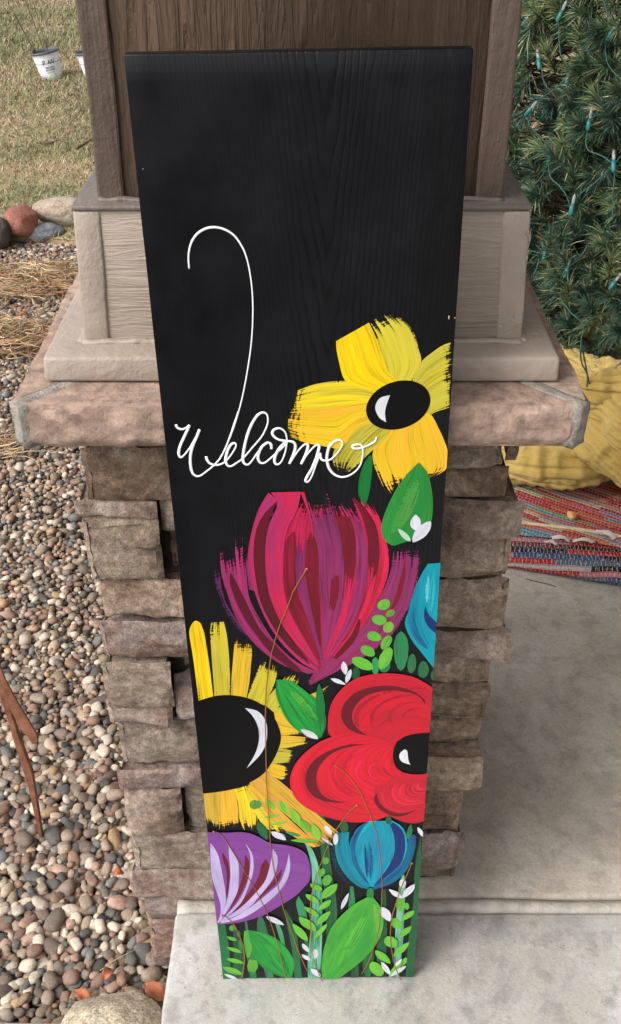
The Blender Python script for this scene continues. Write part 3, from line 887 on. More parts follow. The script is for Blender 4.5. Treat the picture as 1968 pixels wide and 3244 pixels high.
p = atz(85, 895, ZG); straw_clump(p[0], p[1], 0.33, 0.17, 620, 0.055, 'heap of dry orange straw on the gravel left of the plinth')
p = atz(20, 1085, ZG); straw_clump(p[0], p[1] + 0.02, 0.19, 0.13, 330, 0.05, 'dry straw heap on the gravel left of the sandstone cap')
p = atz(-35, 1430, ZG); straw_clump(p[0], p[1], 0.07, 0.07, 60, 0.02, 'small brown straw tuft at the left frame edge level with the upper pier stones')
def loose(name, px, label, cat, w, col, z=None):
    P = []
    for (x, y) in px:
        q = atz(x, y, ZG + 0.01); zz = gz_at(q[0], q[1]) if GX0 < q[0] < GX1 and GY0 < q[1] < GY1 else ZG
        P.append((q[0], q[1], max(zz, ZG - 0.02) + 0.006))
    P = smooth_poly(P, 14)
    tag(ribbons(name, [(P, w, np.array(lin(*col)[:3]))], M['straw']), label, cat)
loose('straw_stalk', [(-20, 960), (60, 1000), (140, 1040)], 'long pale straw stalk lying on the gravel beside the lower straw heap', 'straw stalk', 0.003, (206, 178, 130))
loose('straw_stalk', [(0, 985), (75, 1010), (135, 1015)], 'thin pale straw stalk crossing above the longest one', 'straw stalk', 0.002, (190, 160, 120))
loose('straw_stalk', [(0, 1172), (30, 1170), (60, 1164)], 'short stiff straw stalk on the gravel near the cap corner', 'straw stalk', 0.0025, (196, 170, 126))
loose('straw_stalk', [(45, 775), (100, 880), (140, 960), (155, 975)], 'thin bent brown stalk arching over the upper straw heap', 'straw stalk', 0.0018, (160, 128, 84))
loose('dry_stalk', [(312, 3052), (350, 3030), (400, 3010), (424, 2998)], 'pale dry grass stem on the pebbles near the pier foot', 'dry stem', 0.0012, (196, 176, 144))
loose('dry_stalk', [(120, 2810), (135, 2860), (146, 2890)], 'thin reddish dry stem on the pebbles below the rusty stake', 'dry stem', 0.0011, (140, 96, 66))
loose('dry_stalk', [(384, 3150), (396, 3090), (412, 3050)], 'thin brown dry stem on the pebbles above the boulder', 'dry stem', 0.0011, (140, 104, 76))
loose('dry_stalk', [(108, 2040), (125, 2070), (140, 2085)], 'short pale dry stem on the pebbles above the rusty stake', 'dry stem', 0.0014, (186, 150, 104))
t = NT('dry_leaf'); v = t.coord(); t.col(t.ramp(t.noise(v, 60, 4, 0.6), [(0.3, lin(150, 84, 56)), (0.7, lin(196, 128, 92))])).rough(0.7, 0.3); M['leafdry'] = t.m
def dry_leaf(x, y, L, w, rot, label):
    q = atz(x, y, ZG + 0.01); z = gz_at(q[0], q[1]) + 0.006
    V = []; F = []; n = 9
    for i in range(n):
        s = i / (n - 1); hw_ = w * math.sin(math.pi * min(1, s * 0.93 + 0.03)) ** 0.8 * (1 + 0.12 * (-1) ** i)
        for k, u in enumerate((-1, -.5, 0, .5, 1)):
            V.append(((s - .5) * L, u * hw_, 0.006 * abs(u) ** 1.5 + 0.010 * math.sin(s * 3.3) + 0.002 * math.sin(9 * s + 3 * u)))
    for i in range(n - 1):
        for k in range(4): F.append((i * 5 + k, i * 5 + k + 1, i * 5 + k + 6, i * 5 + k + 5))
    o = mesh_np('dry_leaf', V, F, M['leafdry'], smooth=True, loc=(q[0], q[1], z)); o.rotation_euler = (0.15, 0.1, rot)
    m = o.modifiers.new('thick', 'SOLIDIFY'); m.thickness = 0.0006
    tag(o, label, 'leaf')
dry_leaf(492, 3132, 0.050, 0.014, -0.55, 'orange brown dry leaf on the pebbles beside the pier foot')
dry_leaf(262, 3142, 0.042, 0.010, -0.5, 'folded rusty dry leaf on the pebbles above the boulder left end')
dry_leaf(372, 2756, 0.022, 0.009, 0.4, 'small orange leaf fragment on the pebbles left of the pier')
dry_leaf(338, 3076, 0.026, 0.010, 1.1, 'small tan leaf fragment on the pebbles between the two larger leaves')
dry_leaf(70, 985, 0.045, 0.016, 0.3, 'orange leaf on the gravel between the two straw heaps')

# ------------------------------------------------------------------ rusty stake
t = NT('rusty_steel'); v = t.coord()
t.col(t.ramp(t.noise(v, 26, 6, 0.65), [(0.3, lin(92, 58, 42)), (0.5, lin(132, 86, 64)), (0.7, lin(160, 110, 84))])).rough(0.62, 0.4)
t.bump(t.noise(v, 300, 3, 0.6), 0.3, 0.0008); M['rust'] = t.m
SY = 0.445
base = aty(132, 2655, SY)
stk = thing('garden_stake', 'forked rusty steel garden stake standing in the gravel at the left edge', 'garden stake', (base[0], SY, base[2]))
def zoomS(pts): return [(x / 3.79, 2050 + y / 3.79) for x, y in pts]
def plate(name, px, y0, th, mat, lean=0.0):
    P = [aty(x, y, y0) for x, y in px]
    zb = min(q[2] for q in P); n = len(P)
    V = [(q[0], q[1] + lean * (q[2] - zb), q[2]) for q in P] + [(q[0] + 0.001, q[1] + th + lean * (q[2] - zb), q[2]) for q in P]
    F = [tuple(range(n))[::-1], tuple(range(n, 2 * n))] + [(i, (i + 1) % n, (i + 1) % n + n, i + n) for i in range(n)]
    V = np.array(V) - np.array(stk.location)
    o = mesh_np(name, V, F, mat, stk); bevel(o, 0.0008, 1); return o
plate('prong', zoomS([(-260, -420), (-90, -420), (0, 230), (60, 390), (220, 690), (340, 880), (438, 1045), (458, 1100), (448, 1168), (385, 1165), (330, 1082), (235, 975), (180, 860), (130, 770), (95, 700), (30, 480), (-60, 200)]), SY - 0.012, 0.004, M['rust'])
plate('stem', zoomS([(-230, -420), (-150, -420), (20, 400), (98, 660), (150, 850), (210, 1040), (290, 1260), (385, 1510), (440, 1850), (512, 2300), (530, 2420), (500, 2420), (470, 2280), (396, 1940), (330, 1650), (250, 1400), (168, 1150), (95, 890), (0, 600), (-110, 200)]), SY + 0.004, 0.010, M['rust'])

# ------------------------------------------------------------------ nursery pots on the lawn
t = NT('white_pot_plastic'); t.col(lin(228, 232, 238)).rough(0.4, 0.5); M['potw'] = t.m
t = NT('dark_pot_rim'); t.col(lin(88, 88, 96)).rough(0.5, 0.4); M['potr'] = t.m
t = NT('black_pot_print'); t.col(lin(44, 48, 50)).rough(0.5); M['ink'] = t.m
t = NT('green_pot_print'); t.col(lin(50, 140, 100)).rough(0.5); M['inkg'] = t.m
t = NT('dead_stem'); t.col(lin(96, 78, 62)).rough(0.8); M['twig'] = t.m
def lathe(name, prof, mat, parent, seg=40, loc=None):
    n = len(prof); a = np.arange(seg) * 2 * math.pi / seg
    V = np.array([(r * math.cos(t_), r * math.sin(t_), z) for r, z in prof for t_ in a])
    F = np.array([(i * seg + k, i * seg + (k + 1) % seg, (i + 1) * seg + (k + 1) % seg, (i + 1) * seg + k) for i in range(n - 1) for k in range(seg)])
    return mesh_np(name, V, F, mat, parent, smooth=True, loc=loc)
def text_part(txt, size, zc_, ang, rad, mat, parent, name='print'):
    cu = bpy.data.curves.new('print', 'FONT'); cu.body = txt; cu.size = size; cu.align_x = 'CENTER'; cu.align_y = 'CENTER'
    cu.extrude = 0.0004; cu.resolution_u = 3
    o = bpy.data.objects.new('print_tmp', cu); C.objects.link(o)
    bpy.context.view_layer.update()
    me = bpy.data.meshes.new_from_object(o.evaluated_get(bpy.context.evaluated_depsgraph_get()))
    for v_ in me.vertices:
        x, y, zz = v_.co; R_ = rad(zc_ + y) + 0.0012 + zz; th = ang + x / R_
        v_.co = (R_ * math.cos(th), R_ * math.sin(th), zc_ + y)
    bpy.data.objects.remove(o)
    q = bpy.data.objects.new(name, me); me.materials.clear(); me.materials.append(mat); q.parent = parent; C.objects.link(q); return q
def pot(px, py, label, face, plants, group):
    q = atz(px, py, -0.2); q[2] = float(lawn_z(q[0], q[1])) - 0.005
    th = thing('nursery_pot', label, 'plant pot', tuple(q), group)
    rad = lambda z: 0.094 + 0.030 * z / 0.235
    prof = [(0.0, 0.002), (0.094, 0.0), (0.094, 0.004)] + [(rad(z), z) for z in np.linspace(0.01, 0.218, 8)] + [(0.1225, 0.2185)]
    lathe('pot_wall', prof, M['potw'], th)
    lathe('rim', [(0.1225, 0.218), (0.130, 0.2195), (0.1315, 0.228), (0.130, 0.238), (0.1245, 0.238), (0.120, 0.225), (0.117, 0.19), (0.112, 0.14)], M['potr'], th)
    lathe('soil', [(0.1125, 0.15), (0.09, 0.158), (0.05, 0.165), (0.0, 0.168)], M['soil'], th)
    for da in (0, -2.1, 2.1):
        an = face + da
        text_part('P  W', 0.056, 0.150, an, rad, M['ink'], th); text_part('PROVEN', 0.021, 0.108, an, rad, M['ink'], th)
        text_part('WINNERS', 0.021, 0.088, an, rad, M['ink'], th); text_part('provenwinners.com', 0.009, 0.068, an, rad, M['ink'], th)
        L = [(0.0 + 0.006 * math.sin(s * math.pi) * sgn + 0.010 * (s - .5), 0.135 + 0.034 * s) for sgn in (1, -1) for s in (np.linspace(0, 1, 8) if sgn > 0 else np.linspace(1, 0, 8)[1:-1])]
        V = [((rad(z) + 0.0014) * math.cos(an + x / 0.11), (rad(z) + 0.0014) * math.sin(an + x / 0.11), z) for x, z in L]
        mesh_np('leaf_emblem', V, [tuple(range(len(V)))], M['inkg'], th)
    for (x0, y0, dx, dy, h, r) in plants:
        P = smooth_poly([(x0, y0, 0.15), (x0 + dx * .35, y0 + dy * .35, 0.15 + h * .4), (x0 + dx, y0 + dy, 0.15 + h)], 14)
        V, F = tube_arr(P, r, 5); mesh_np('stem', V, F, M['twig'], th)
    th.scale = (0.84, 0.84, 0.86); th.rotation_euler = (0.0, R(-9), 0)
    return th
p1 = pot(166, 243, 'white nursery pot with printed lettering and dead stems standing on the lawn', R(-72), [(-.07, -.02, -.10, .0, .42, .0065), (.0, .0, -.06, .03, .62, .004), (.03, 0, -.02, .05, .5, .0035)], None)
V, F = ICO[2]; mesh_np('seed_head', V * np.array([0.018, 0.018, 0.024]) + np.array([-.088, -.03, 0.26]), F, M['twig'], p1, smooth=True)
V, F = tube_arr([(-.07, -.02, .15), (-.085, -.03, .24)], 0.002, 5); mesh_np('stem', V, F, M['twig'], p1)
pot(305, 243, 'white nursery pot mostly hidden behind the brown column', R(-80), [(0, 0, .05, .02, .3, .002)], None)
# sticks and dead leaves on the lawn
for pts, lab in (([(243, 472), (262, 462), (285, 448), (312, 438)], 'grey stick lying on the lawn beside the column'), ([(128, 452), (160, 455), (182, 447)], 'short thin stick on the lawn left of the grey stick')):
    P = [atz(x, y, -0.19) for x, y in pts]; P = smooth_poly([(q[0], q[1], -0.185) for q in P], 12)
    V, F = tube_arr(P, np.linspace(0.010, 0.005, 12) * (1 if 'grey' in lab else .6), 6); tag(mesh_np('stick', V, F, M['twig'], smooth=True), lab, 'stick')
for (x, y, lab) in ((222, 298, 'brown dead leaf on the grass below the partly hidden pot'), (74, 396, 'brown dead leaf on the grass below the left pot'), (238, 162, 'brown dead leaf on the grass between the two pots')):
    q = atz(x, y, -0.19); V0, F0 = ICO[2]
    V = V0 * np.array([0.022, 0.016, 0.008]) * (1 + 0.3 * fbm(V0 * 2 + x, 2))[:, None]
    tag(mesh_np('dead_leaf', V, F0, M['twig'], loc=(q[0], q[1], -0.19)), lab, 'leaf')
# ================================================================== PINE TREE WITH NET LIGHTS
TX, TY, ZB, ZT, RB = 1.32, 2.22, 0.17, 3.1, 0.92
def tree_r(z): return RB * np.clip((ZT - z) / (ZT - ZB), 0, 1) ** 0.8 * (1 + 0 * z)
def tree_bump(x, y, z):
    return 0.10 * fbm(np.stack([x * 4, y * 4, z * 4.5], -1), 3)
tree = thing('pine_tree', 'bushy green pine tree wrapped in net lights standing on the porch beyond the rug', 'tree', (TX, TY, 0.0))
t = NT('pine_bark'); v = t.coord(); t.col(t.ramp(t.noise(v, 40, 5, 0.6), [(0.3, lin(58, 46, 38)), (0.7, lin(96, 80, 66))])).rough(0.9, 0.2); M['bark'] = t.m
t = NT('pine_needles'); a = t.attr('tint'); t.link(a.outputs["Color"], t.b.inputs["Base Color"]); t.rough(0.36, 0.5)
t.b.inputs["Subsurface Weight"].default_value = 0.0
M['needle'] = t.m
V, F = tube_arr([(0, 0, 0.0), (0.01, 0, 0.8), (0, 0.01, 1.8), (0, 0, ZT - 0.1)], [0.05, 0.04, 0.025, 0.008], 10)
mesh_np('trunk', V, F, M['bark'], tree, smooth=True)
view = np.array([CAM[0] - TX, CAM[1] - TY]); vang = math.atan2(view[1], view[0])
VV = []; FF = []; CC = []; n0 = 0; bV = []; bF = []; bn = 0
twigs = []
NCOL = np.array([lin(*c)[:3] for c in [(70, 96, 76), (84, 110, 82), (58, 86, 74), (108, 130, 96), (120, 138, 94), (76, 106, 90)]])
def shoot(base, axis, L, nn, nl, col, w=0.0013):
    global n0
    axis = axis / np.linalg.norm(axis)
    h = np.cross(axis, (0.3, 0.1, 0.95)); h /= np.linalg.norm(h); g = np.cross(axis, h)
    s = rng.random(nn) ** 0.75
    a = rng.uniform(0, 2 * math.pi, nn)
    spread = rng.uniform(0.45, 1.25, nn) * (1.25 - 0.65 * s)
    d = np.cos(spread)[:, None] * axis + np.sin(spread)[:, None] * (np.cos(a)[:, None] * h + np.sin(a)[:, None] * g)
    b = base + axis * (L * s)[:, None]
    ln = nl * rng.uniform(0.7, 1.15, nn)
    m = b + d * (ln * 0.55)[:, None]
    tp = b + d * ln[:, None] + np.array([0, 0, -1]) * (ln * 0.10)[:, None] + rng.normal(0, 0.0025, (nn, 3))
    sd = np.cross(d, rng.normal(size=(nn, 3))); sd /= np.linalg.norm(sd, axis=1)[:, None]
    V = np.stack([b - sd * w * .7, b + sd * w * .7, m + sd * w, m - sd * w, tp], 1).reshape(-1, 3)
    k = np.arange(nn)[:, None] * 5 + n0
    F = np.concatenate([k + np.array([[0, 1, 2]]), k + np.array([[0, 2, 3]]), k + np.array([[3, 2, 4]])])
    c = col * rng.uniform(0.7, 1.3, (nn, 1))
    yel = rng.random(nn) < 0.08
    c = np.where(yel[:, None], np.array(lin(172, 160, 110)[:3]), c)
    c4 = np.ones((nn, 5, 4)); c4[..., :3] = c[:, None]
    VV.append(V); FF.append(F); CC.append(c4.reshape(-1, 4)); n0 += len(V)
NS = 0
for layer, (inset, dens, nn, k) in enumerate(((0.0, 640, 110, 1.0), (0.055, 480, 90, 0.9), (0.13, 340, 70, 0.8), (0.22, 200, 50, 0.7))):
    # rejection sample on the cone, facing the camera half, up to z = 1.75
    n = int(dens * 2.1)
    for _ in range(n):
        z = random.uniform(ZB - 0.02, 1.65)
        if random.random() > (tree_r(z) / RB): continue
        an = vang + random.uniform(-1.45, 1.45)
        r = tree_r(z) - inset
        x, y = math.cos(an) * r, math.sin(an) * r
        bmp = float(tree_bump(np.array(x), np.array(y), np.array(z)))
        r += bmp + random.uniform(-.025, .03)
        x, y = math.cos(an) * r, math.sin(an) * r
        out = np.array([math.cos(an), math.sin(an), 0.0])
        ax = out * random.uniform(.55, 1.1) + np.array([0, 0, random.uniform(-.15, .75)]) + rng.normal(0, 0.42, 3)
        ax /= np.linalg.norm(ax)
        L = random.uniform(0.035, 0.085)
        pos = np.array([x, y, z]) - ax * L * 0.6
        shoot(pos, ax, L, nn, random.uniform(0.042, 0.062), NCOL[random.randrange(6)] * random.uniform(.8, 1.15))
        if layer < 2 or random.random() < .3:
            twigs.append(([pos - ax * 0.10 - out * 0.04, pos, pos + ax * L], 0.0022))
        NS += 1
mesh_np('crown', np.vstack(VV), np.vstack(FF), M['needle'], tree, attrs={'tint': ('FLOAT_COLOR', np.vstack(CC))})
VVt = []; FFt = []; nt = 0
for P, r in twigs:
    V, F = tube_arr(np.array(P), [r * 1.4, r, r * 0.6], 4); VVt.append(V); FFt += [tuple(q + nt for q in f) for f in F]; nt += len(V)
for _ in range(70):   # main limbs
    z = random.uniform(0.1, 1.6); an = vang + random.uniform(-1.6, 1.6); r = float(tree_r(z)) * 0.85
    P = smooth_poly([(0, 0, z), (math.cos(an) * r * .5, math.sin(an) * r * .5, z + .03), (math.cos(an) * r, math.sin(an) * r, z + .12)], 6)
    V, F = tube_arr(P, np.linspace(0.012, 0.004, 6), 5); VVt.append(V); FFt += [tuple(q + nt for q in f) for f in F]; nt += len(V)
# solid core in a dark colour, standing in for shaded foliage inside the crown
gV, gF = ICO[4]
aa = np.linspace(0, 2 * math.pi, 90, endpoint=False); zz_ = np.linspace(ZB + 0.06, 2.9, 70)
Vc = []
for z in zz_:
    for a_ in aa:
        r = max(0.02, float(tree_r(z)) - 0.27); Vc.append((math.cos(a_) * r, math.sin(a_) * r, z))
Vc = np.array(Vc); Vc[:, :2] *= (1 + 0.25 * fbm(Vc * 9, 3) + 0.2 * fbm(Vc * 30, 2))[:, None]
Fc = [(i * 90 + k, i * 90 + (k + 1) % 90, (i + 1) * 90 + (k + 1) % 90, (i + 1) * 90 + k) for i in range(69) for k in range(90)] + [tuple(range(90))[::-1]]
t = NT('shaded_core_green'); v = t.coord((1, 1, 1)); t.col(t.ramp(t.noise(v, 120, 5, 0.7), [(0.35, lin(22, 34, 26)), (0.7, lin(52, 72, 50))])).rough(0.9, 0.1); t.bump(t.noise(v, 160, 4, 0.7), 1.0, 0.02)
mesh_np('dark_crown_core', Vc, Fc, t.m, tree)
mesh_np('branches', np.vstack(VVt), FFt, M['bark'], tree)
print('shoots', NS, 'needle tris', n0 * 3 // 5)

# net lights: walk each wire over the crown surface
def on_tree(x, y, off=0.045):
    d = ray(x, y); s = 1.6
    for _ in range(260):
        q = CAM + d * s
        rr = math.hypot(q[0] - TX, q[1] - TY)
        lim = float(tree_r(q[2])) + off if q[2] > 0.10 else 0.0
        if rr < lim: break
        s += 0.012
    else:
        s = 3.0
    return CAM + d * s
t = NT('green_light_wire'); t.col(lin(44, 88, 80)).rough(0.45, 0.5); M['wire'] = t.m
t = NT('teal_socket'); t.col(lin(50, 122, 118)).rough(0.4, 0.5); M['socket'] = t.m
t = NT('clear_bulb'); t.col(lin(190, 200, 200)).rough(0.12, 0.7); t.b.inputs["Alpha"].default_value = 0.45; M['bulb'] = t.m
z2 = lambda P: [(1568 + x / 3.52, y / 3.52) for x, y in P]
z4 = lambda P: [(984 + x / 1.519, 811 + y / 1.519) for x, y in P]
z6 = lambda P: [(1568 + x / 3.08, 1100 + y / 3.08) for x, y in P]
wires = [z2(P) for P in [
 [(740, -60), (730, 40), (700, 120), (720, 180), (715, 300), (720, 500), (740, 620), (790, 720), (800, 850)],
 [(500, -60), (520, 90), (560, 135), (640, 120), (700, 110), (745, 100), (850, 0), (900, -60)],
 [(800, 850), (740, 930), (600, 1050), (480, 1130), (420, 1200), (370, 1250)],
 [(800, 930), (830, 1050), (880, 1130), (1000, 1150), (1050, 1200), (1065, 1290)],
 [(360, 1300), (400, 1430), (500, 1530), (580, 1630), (600, 1740)],
 [(1190, -60), (1260, 130), (1300, 210), (1300, 340)],
 [(1480, 180), (1408, 260), (1300, 400), (1250, 470), (1230, 580), (1250, 700), (1330, 810), (1480, 940)],
 [(1240, 430), (1200, 480), (1100, 550), (950, 600), (900, 740)],
 [(1480, 1060), (1408, 1110), (1300, 1160), (1180, 1220), (1080, 1320)],
 [(1040, 1430), (950, 1510), (830, 1570), (720, 1590)],
 [(1040, 1430), (1010, 1560), (1030, 1660), (1130, 1710), (1230, 1760), (1310, 1830)],
 [(600, 1830), (540, 1940), (430, 2080), (340, 2190)],
 [(600, 1850), (620, 1980), (700, 2070), (790, 2170), (830, 2260), (840, 2350)],
 [(1310, 1850), (1150, 2020), (1000, 2130), (900, 2230), (860, 2330)],
 [(1330, 1880), (1325, 2050), (1310, 2250), (1310, 2464)],
 [(470, -60), (400, 130), (330, 300), (290, 450), (240, 650)],
 [(290, 480), (320, 600), (380, 640)], [(560, 1060), (585, 980), (540, 880), (500, 700)],
 [(1480, 1640), (1400, 1740), (1340, 1830)] ]]
wires += [z4(P) for P in [[(1000, 250), (1060, 120), (1100, 20)], [(1060, -30), (1125, 0), (1150, 80), (1180, 140), (1170, 200), (1150, 215)],
 [(1330, -60), (1300, 0), (1240, 50), (1210, 130), (1210, 210), (1250, 270), (1310, 330), (1300, 450), (1330, 620)],
 [(1495, 170), (1420, 250), (1340, 310)]]]
netl = thing('net_lights', 'green wire net lights with clear bulbs draped over the pine tree', 'string lights', tuple(on_tree(1800, 300)))
ON = np.array(netl.location)
for P in wires:
    Q = smooth_poly([on_tree(x, y) for x, y in P], max(8, len(P) * 5))
    Q = Q + 0.004 * np.stack([fbm(Q * 20), fbm(Q * 20 + 3), fbm(Q * 20 + 6)], 1)
    V, F = tube_arr(Q - ON, 0.0017, 6); mesh_np('wire', V, F, M['wire'], netl, smooth=True)
# loose wires hanging over the quilt
for P in ([(840, -60), (890, 200), (905, 300), (900, 400), (930, 440)], [(930, 440), (1080, 290), (1300, 90)], [(930, 440), (1000, 465), (1100, 470), (1300, 395)], [(955, 520), (1050, 510), (1140, 470), (1300, 430)], [(830, 20), (850, 160), (900, 260), (940, 430)]):
    pts = []
    for x, y in z6(P):
        q = aty(x, y, 1.27 + (x - 1840) * 0.0004); pts.append(q)
    V, F = tube_arr(smooth_poly(pts, 20) - ON, 0.0019, 6); mesh_np('wire', V, F, M['wire'], netl, smooth=True)
bulbs = z2([(300, 330), (700, 230), (1250, 440), (805, 930), (350, 1280), (1038, 1440), (598, 1830), (1325, 1900), (845, 2390), (200, 1830), (500, 760), (1400, 1170)])
tips = z2([(370, 160), (745, 130), (1360, 270), (838, 750), (415, 1195), (1070, 1270), (628, 1690), (1325, 1750), (872, 2260), (245, 1800), (490, 690), (1440, 1110)])
bulbs += z4([(1225, 100), (1440, 160), (985, 800 - 811 + 800)][:2]) + z4([(1125, 10), (1480, 655)]); tips += z4([(1240, 50), (1475, 110)]) + z4([(1130, -20), (1510, 640)])
for (bx, by), (tx, ty) in zip(bulbs, tips):
    a = on_tree(bx, by, 0.052); b = on_tree(tx, ty, 0.052)
    if by > 1200:
        a = aty(bx, by, 1.50); b = aty(tx, ty, 1.50)
    dr = (b - a); Ld = np.linalg.norm(dr); dr = dr / Ld if Ld > 1e-6 else np.array([0, 0, 1.0])
    a = a; mid = a + dr * 0.024
    V, F = tube_arr([a - dr * 0.004 - ON, a - ON, a + dr * 0.012 - ON, mid - ON], [0.0035, 0.0058, 0.0062, 0.0052], 10); s = mesh_np('socket', V, F, M['socket'], netl, smooth=True)
    V, F = tube_arr([mid - ON, mid + dr * 0.006 - ON, mid + dr * 0.018 - ON, mid + dr * 0.024 - ON, mid + dr * 0.027 - ON], [0.0036, 0.0042, 0.0040, 0.0022, 0.0006], 10); mesh_np('bulb', V, F, M['bulb'], netl, smooth=True)

# ================================================================== YELLOW QUILT
t = NT('yellow_quilt_cotton'); v = t.coord()
c = t.ramp(t.noise(v, 9, 5, 0.6), [(0.3, lin(150, 122, 60)), (0.5, lin(178, 150, 80)), (0.7, lin(190, 166, 100))])
t.col(c).rough(0.9, 0.15); b = t.bump(t.noise(t.coord((60, 60, 60)), 1, 4, 0.6), 0.5, 0.005)
pk_ = t.noise(t.coord((16, 60, 30), (0, 0, R(38))), 1, 2, 0.5, 0.4); b = t.bump(pk_, 0.25, 0.006, b)
st_ = t.math('PINGPONG', t.math('MULTIPLY', t.math('ADD', t.noise(t.coord((4, 4, 4)), 1, 2, .5), 0.0), 16.0), 0.5)
t.b.inputs["Sheen Weight"].default_value = 0.3
M['quilt'] = t.m
t = NT('brown_binding'); v = t.coord(); t.col(t.ramp(t.noise(v, 50, 3, 0.5), [(0.35, lin(150, 96, 48)), (0.65, lin(196, 140, 70))])).rough(0.9, 0.1); M['bind'] = t.m
qV = []; qF = []; qn = 0
def quilt_roll(path, rad, flat, seed, stitch=0.024, twist=0.0):
    """a soft fold of the quilt: swept cushion with stitched channels and puckers between them"""
    global qn
    nS, nA = 170, 110
    P = smooth_poly([tuple(p) + (r,) for p, r in zip(path, rad)], nS)
    r = P[:, 3]; P = P[:, :3]
    P = P + 0.010 * np.stack([fbm(P * 6 + seed), fbm(P * 6 + seed + 5), 0.5 * fbm(P * 6 + seed + 9)], 1)
    T = np.gradient(P, axis=0); T /= np.linalg.norm(T, axis=1)[:, None]
    S = np.cross(T, (0, 0, 1.0)); S /= np.linalg.norm(S, axis=1)[:, None]; N = np.cross(S, T)
    s = np.concatenate([[0], np.cumsum(np.linalg.norm(np.diff(P, axis=0), axis=1))])
    a = np.linspace(0, 2 * math.pi, nA, endpoint=False)
    SS, AA = np.meshgrid(s, a, indexing='ij')
    RR = r[:, None] * np.ones_like(AA)
    endc = np.sqrt(np.clip(1 - (1 - np.minimum(SS, s[-1] - SS) / (r.mean() * 0.9)).clip(0, 1) ** 2, 0.02, 1))
    RR = RR * endc * (1 + 0.16 * fbm(np.stack([SS * 9 + seed, np.cos(AA) * 1.2, np.sin(AA) * 1.2], -1), 2))
    arc = AA * r.mean() + twist * SS
    wig = 0.006 * fbm(np.stack([SS * 8 + seed, arc * 8, 0 * SS], -1), 2)
    ph = ((arc + wig) / stitch) % 1.0; dl = np.minimum(ph, 1 - ph) * stitch
    groove = -0.0062 * np.exp(-(dl / 0.0032) ** 2)
    puff = 0.0030 * np.sin(math.pi * ph) ** 0.6
    puck = 0.0125 * fbm(np.stack([SS * 58 + seed * 3, arc * 20, 0 * SS + seed], -1), 2) + 0.0075 * fbm(np.stack([SS * 24, arc * 12, 0 * SS + seed + 7], -1), 2)
    big = 0.016 * (1 - 2 * np.abs(fbm(np.stack([SS * 13 + seed, arc * 5, 0 * SS], -1), 2))) * 0.5
    D = RR + (groove + puff + puck + big) * endc
    V = P[:, None] + D[..., None] * (np.cos(AA)[..., None] * S[:, None] + flat * np.sin(AA)[..., None] * N[:, None])
    V = V.reshape(-1, 3); V[:, 2] = np.maximum(V[:, 2], 0.066)
    ii, jj = np.meshgrid(np.arange(nS - 1), np.arange(nA), indexing='ij')
    F = np.stack([ii * nA + jj, ii * nA + (jj + 1) % nA, (ii + 1) * nA + (jj + 1) % nA, (ii + 1) * nA + jj], -1).reshape(-1, 4)
    qV.append(V); qF.append(F + qn); qn += len(V)
def qp(L): return [atz(x, y, z) for x, y, z in L]
quilt_roll(qp([(1560, 1440, .10), (1640, 1462, .115), (1720, 1470, .125), (1800, 1468, .13), (1880, 1450, .13), (1960, 1400, .14)]), [.035, .050, .066, .070, .064, .055], 0.88, 1.0, 0.026)
quilt_roll(qp([(1800, 1200, .22), (1855, 1290, .22), (1925, 1385, .20), (2030, 1480, .17), (2180, 1590, .13)]), [.060, .078, .084, .086, .080], 0.62, 4.0, 0.021)
quilt_roll(qp([(1860, 1180, .26), (1925, 1250, .265), (2000, 1330, .26), (2120, 1440, .22), (2260, 1530, .18)]), [.050, .066, .078, .080, .075], 0.70, 7.0, 0.023)
quilt_roll(qp([(1700, 1130, .22), (1790, 1165, .24), (1870, 1195, .26), (1960, 1200, .27), (2100, 1190, .27)]), [.045, .045, .040, .042, .050], 0.95, 11.0, 0.024)
quilt_roll(qp([(1820, 1215, .29), (1880, 1225, .31), (1950, 1228, .315), (2060, 1230, .30)]), [.030, .036, .040, .042], 1.0, 15.0, 0.022)
quilt_roll(qp([(1620, 1300, .14), (1700, 1330, .18), (1790, 1345, .20), (1870, 1340, .22)]), [.060, .066, .066, .060], 0.9, 19.0, 0.025)
quilt_roll(qp([(1600, 1462, .080), (1632, 1480, .085), (1660, 1492, .085)]), [.016, .022, .020], 0.9, 23.0, 0.02)
# low heap under the folds
nq, nr = 120, 100
qx = np.linspace(0.50, 2.0, nq); qy = np.linspace(1.36, 2.5, nr)
X, Y = np.meshgrid(qx, qy, indexing='ij')
q = 1 - (np.abs((X - 1.25) / 0.72) ** 2.6 + np.abs((Y - 1.95) / 0.56) ** 2.6)
Z = 0.24 * np.sqrt(np.maximum(q, 0)) * (1 + 0.25 * fbm(np.stack([X * 7, Y * 7, X * 0], -1), 3)) + 0.05
V = np.stack([X, Y, np.where(q > 0, Z, 0.02)], -1).reshape(-1, 3)
ii, jj = np.meshgrid(np.arange(nq - 1), np.arange(nr - 1), indexing='ij')
F = np.stack([ii * nr + jj, (ii + 1) * nr + jj, (ii + 1) * nr + jj + 1, ii * nr + jj + 1], -1).reshape(-1, 4)
F = F[(V[:, 2][F] > 0.025).sum(1) >= 1]
qV.append(V); qF.append(F + qn)
quilt = mesh_np('quilt', np.vstack(qV), np.vstack(qF), M['quilt'], smooth=True)
tag(quilt, 'crumpled yellow quilt bunched round the foot of the pine tree on the rug', 'quilt')

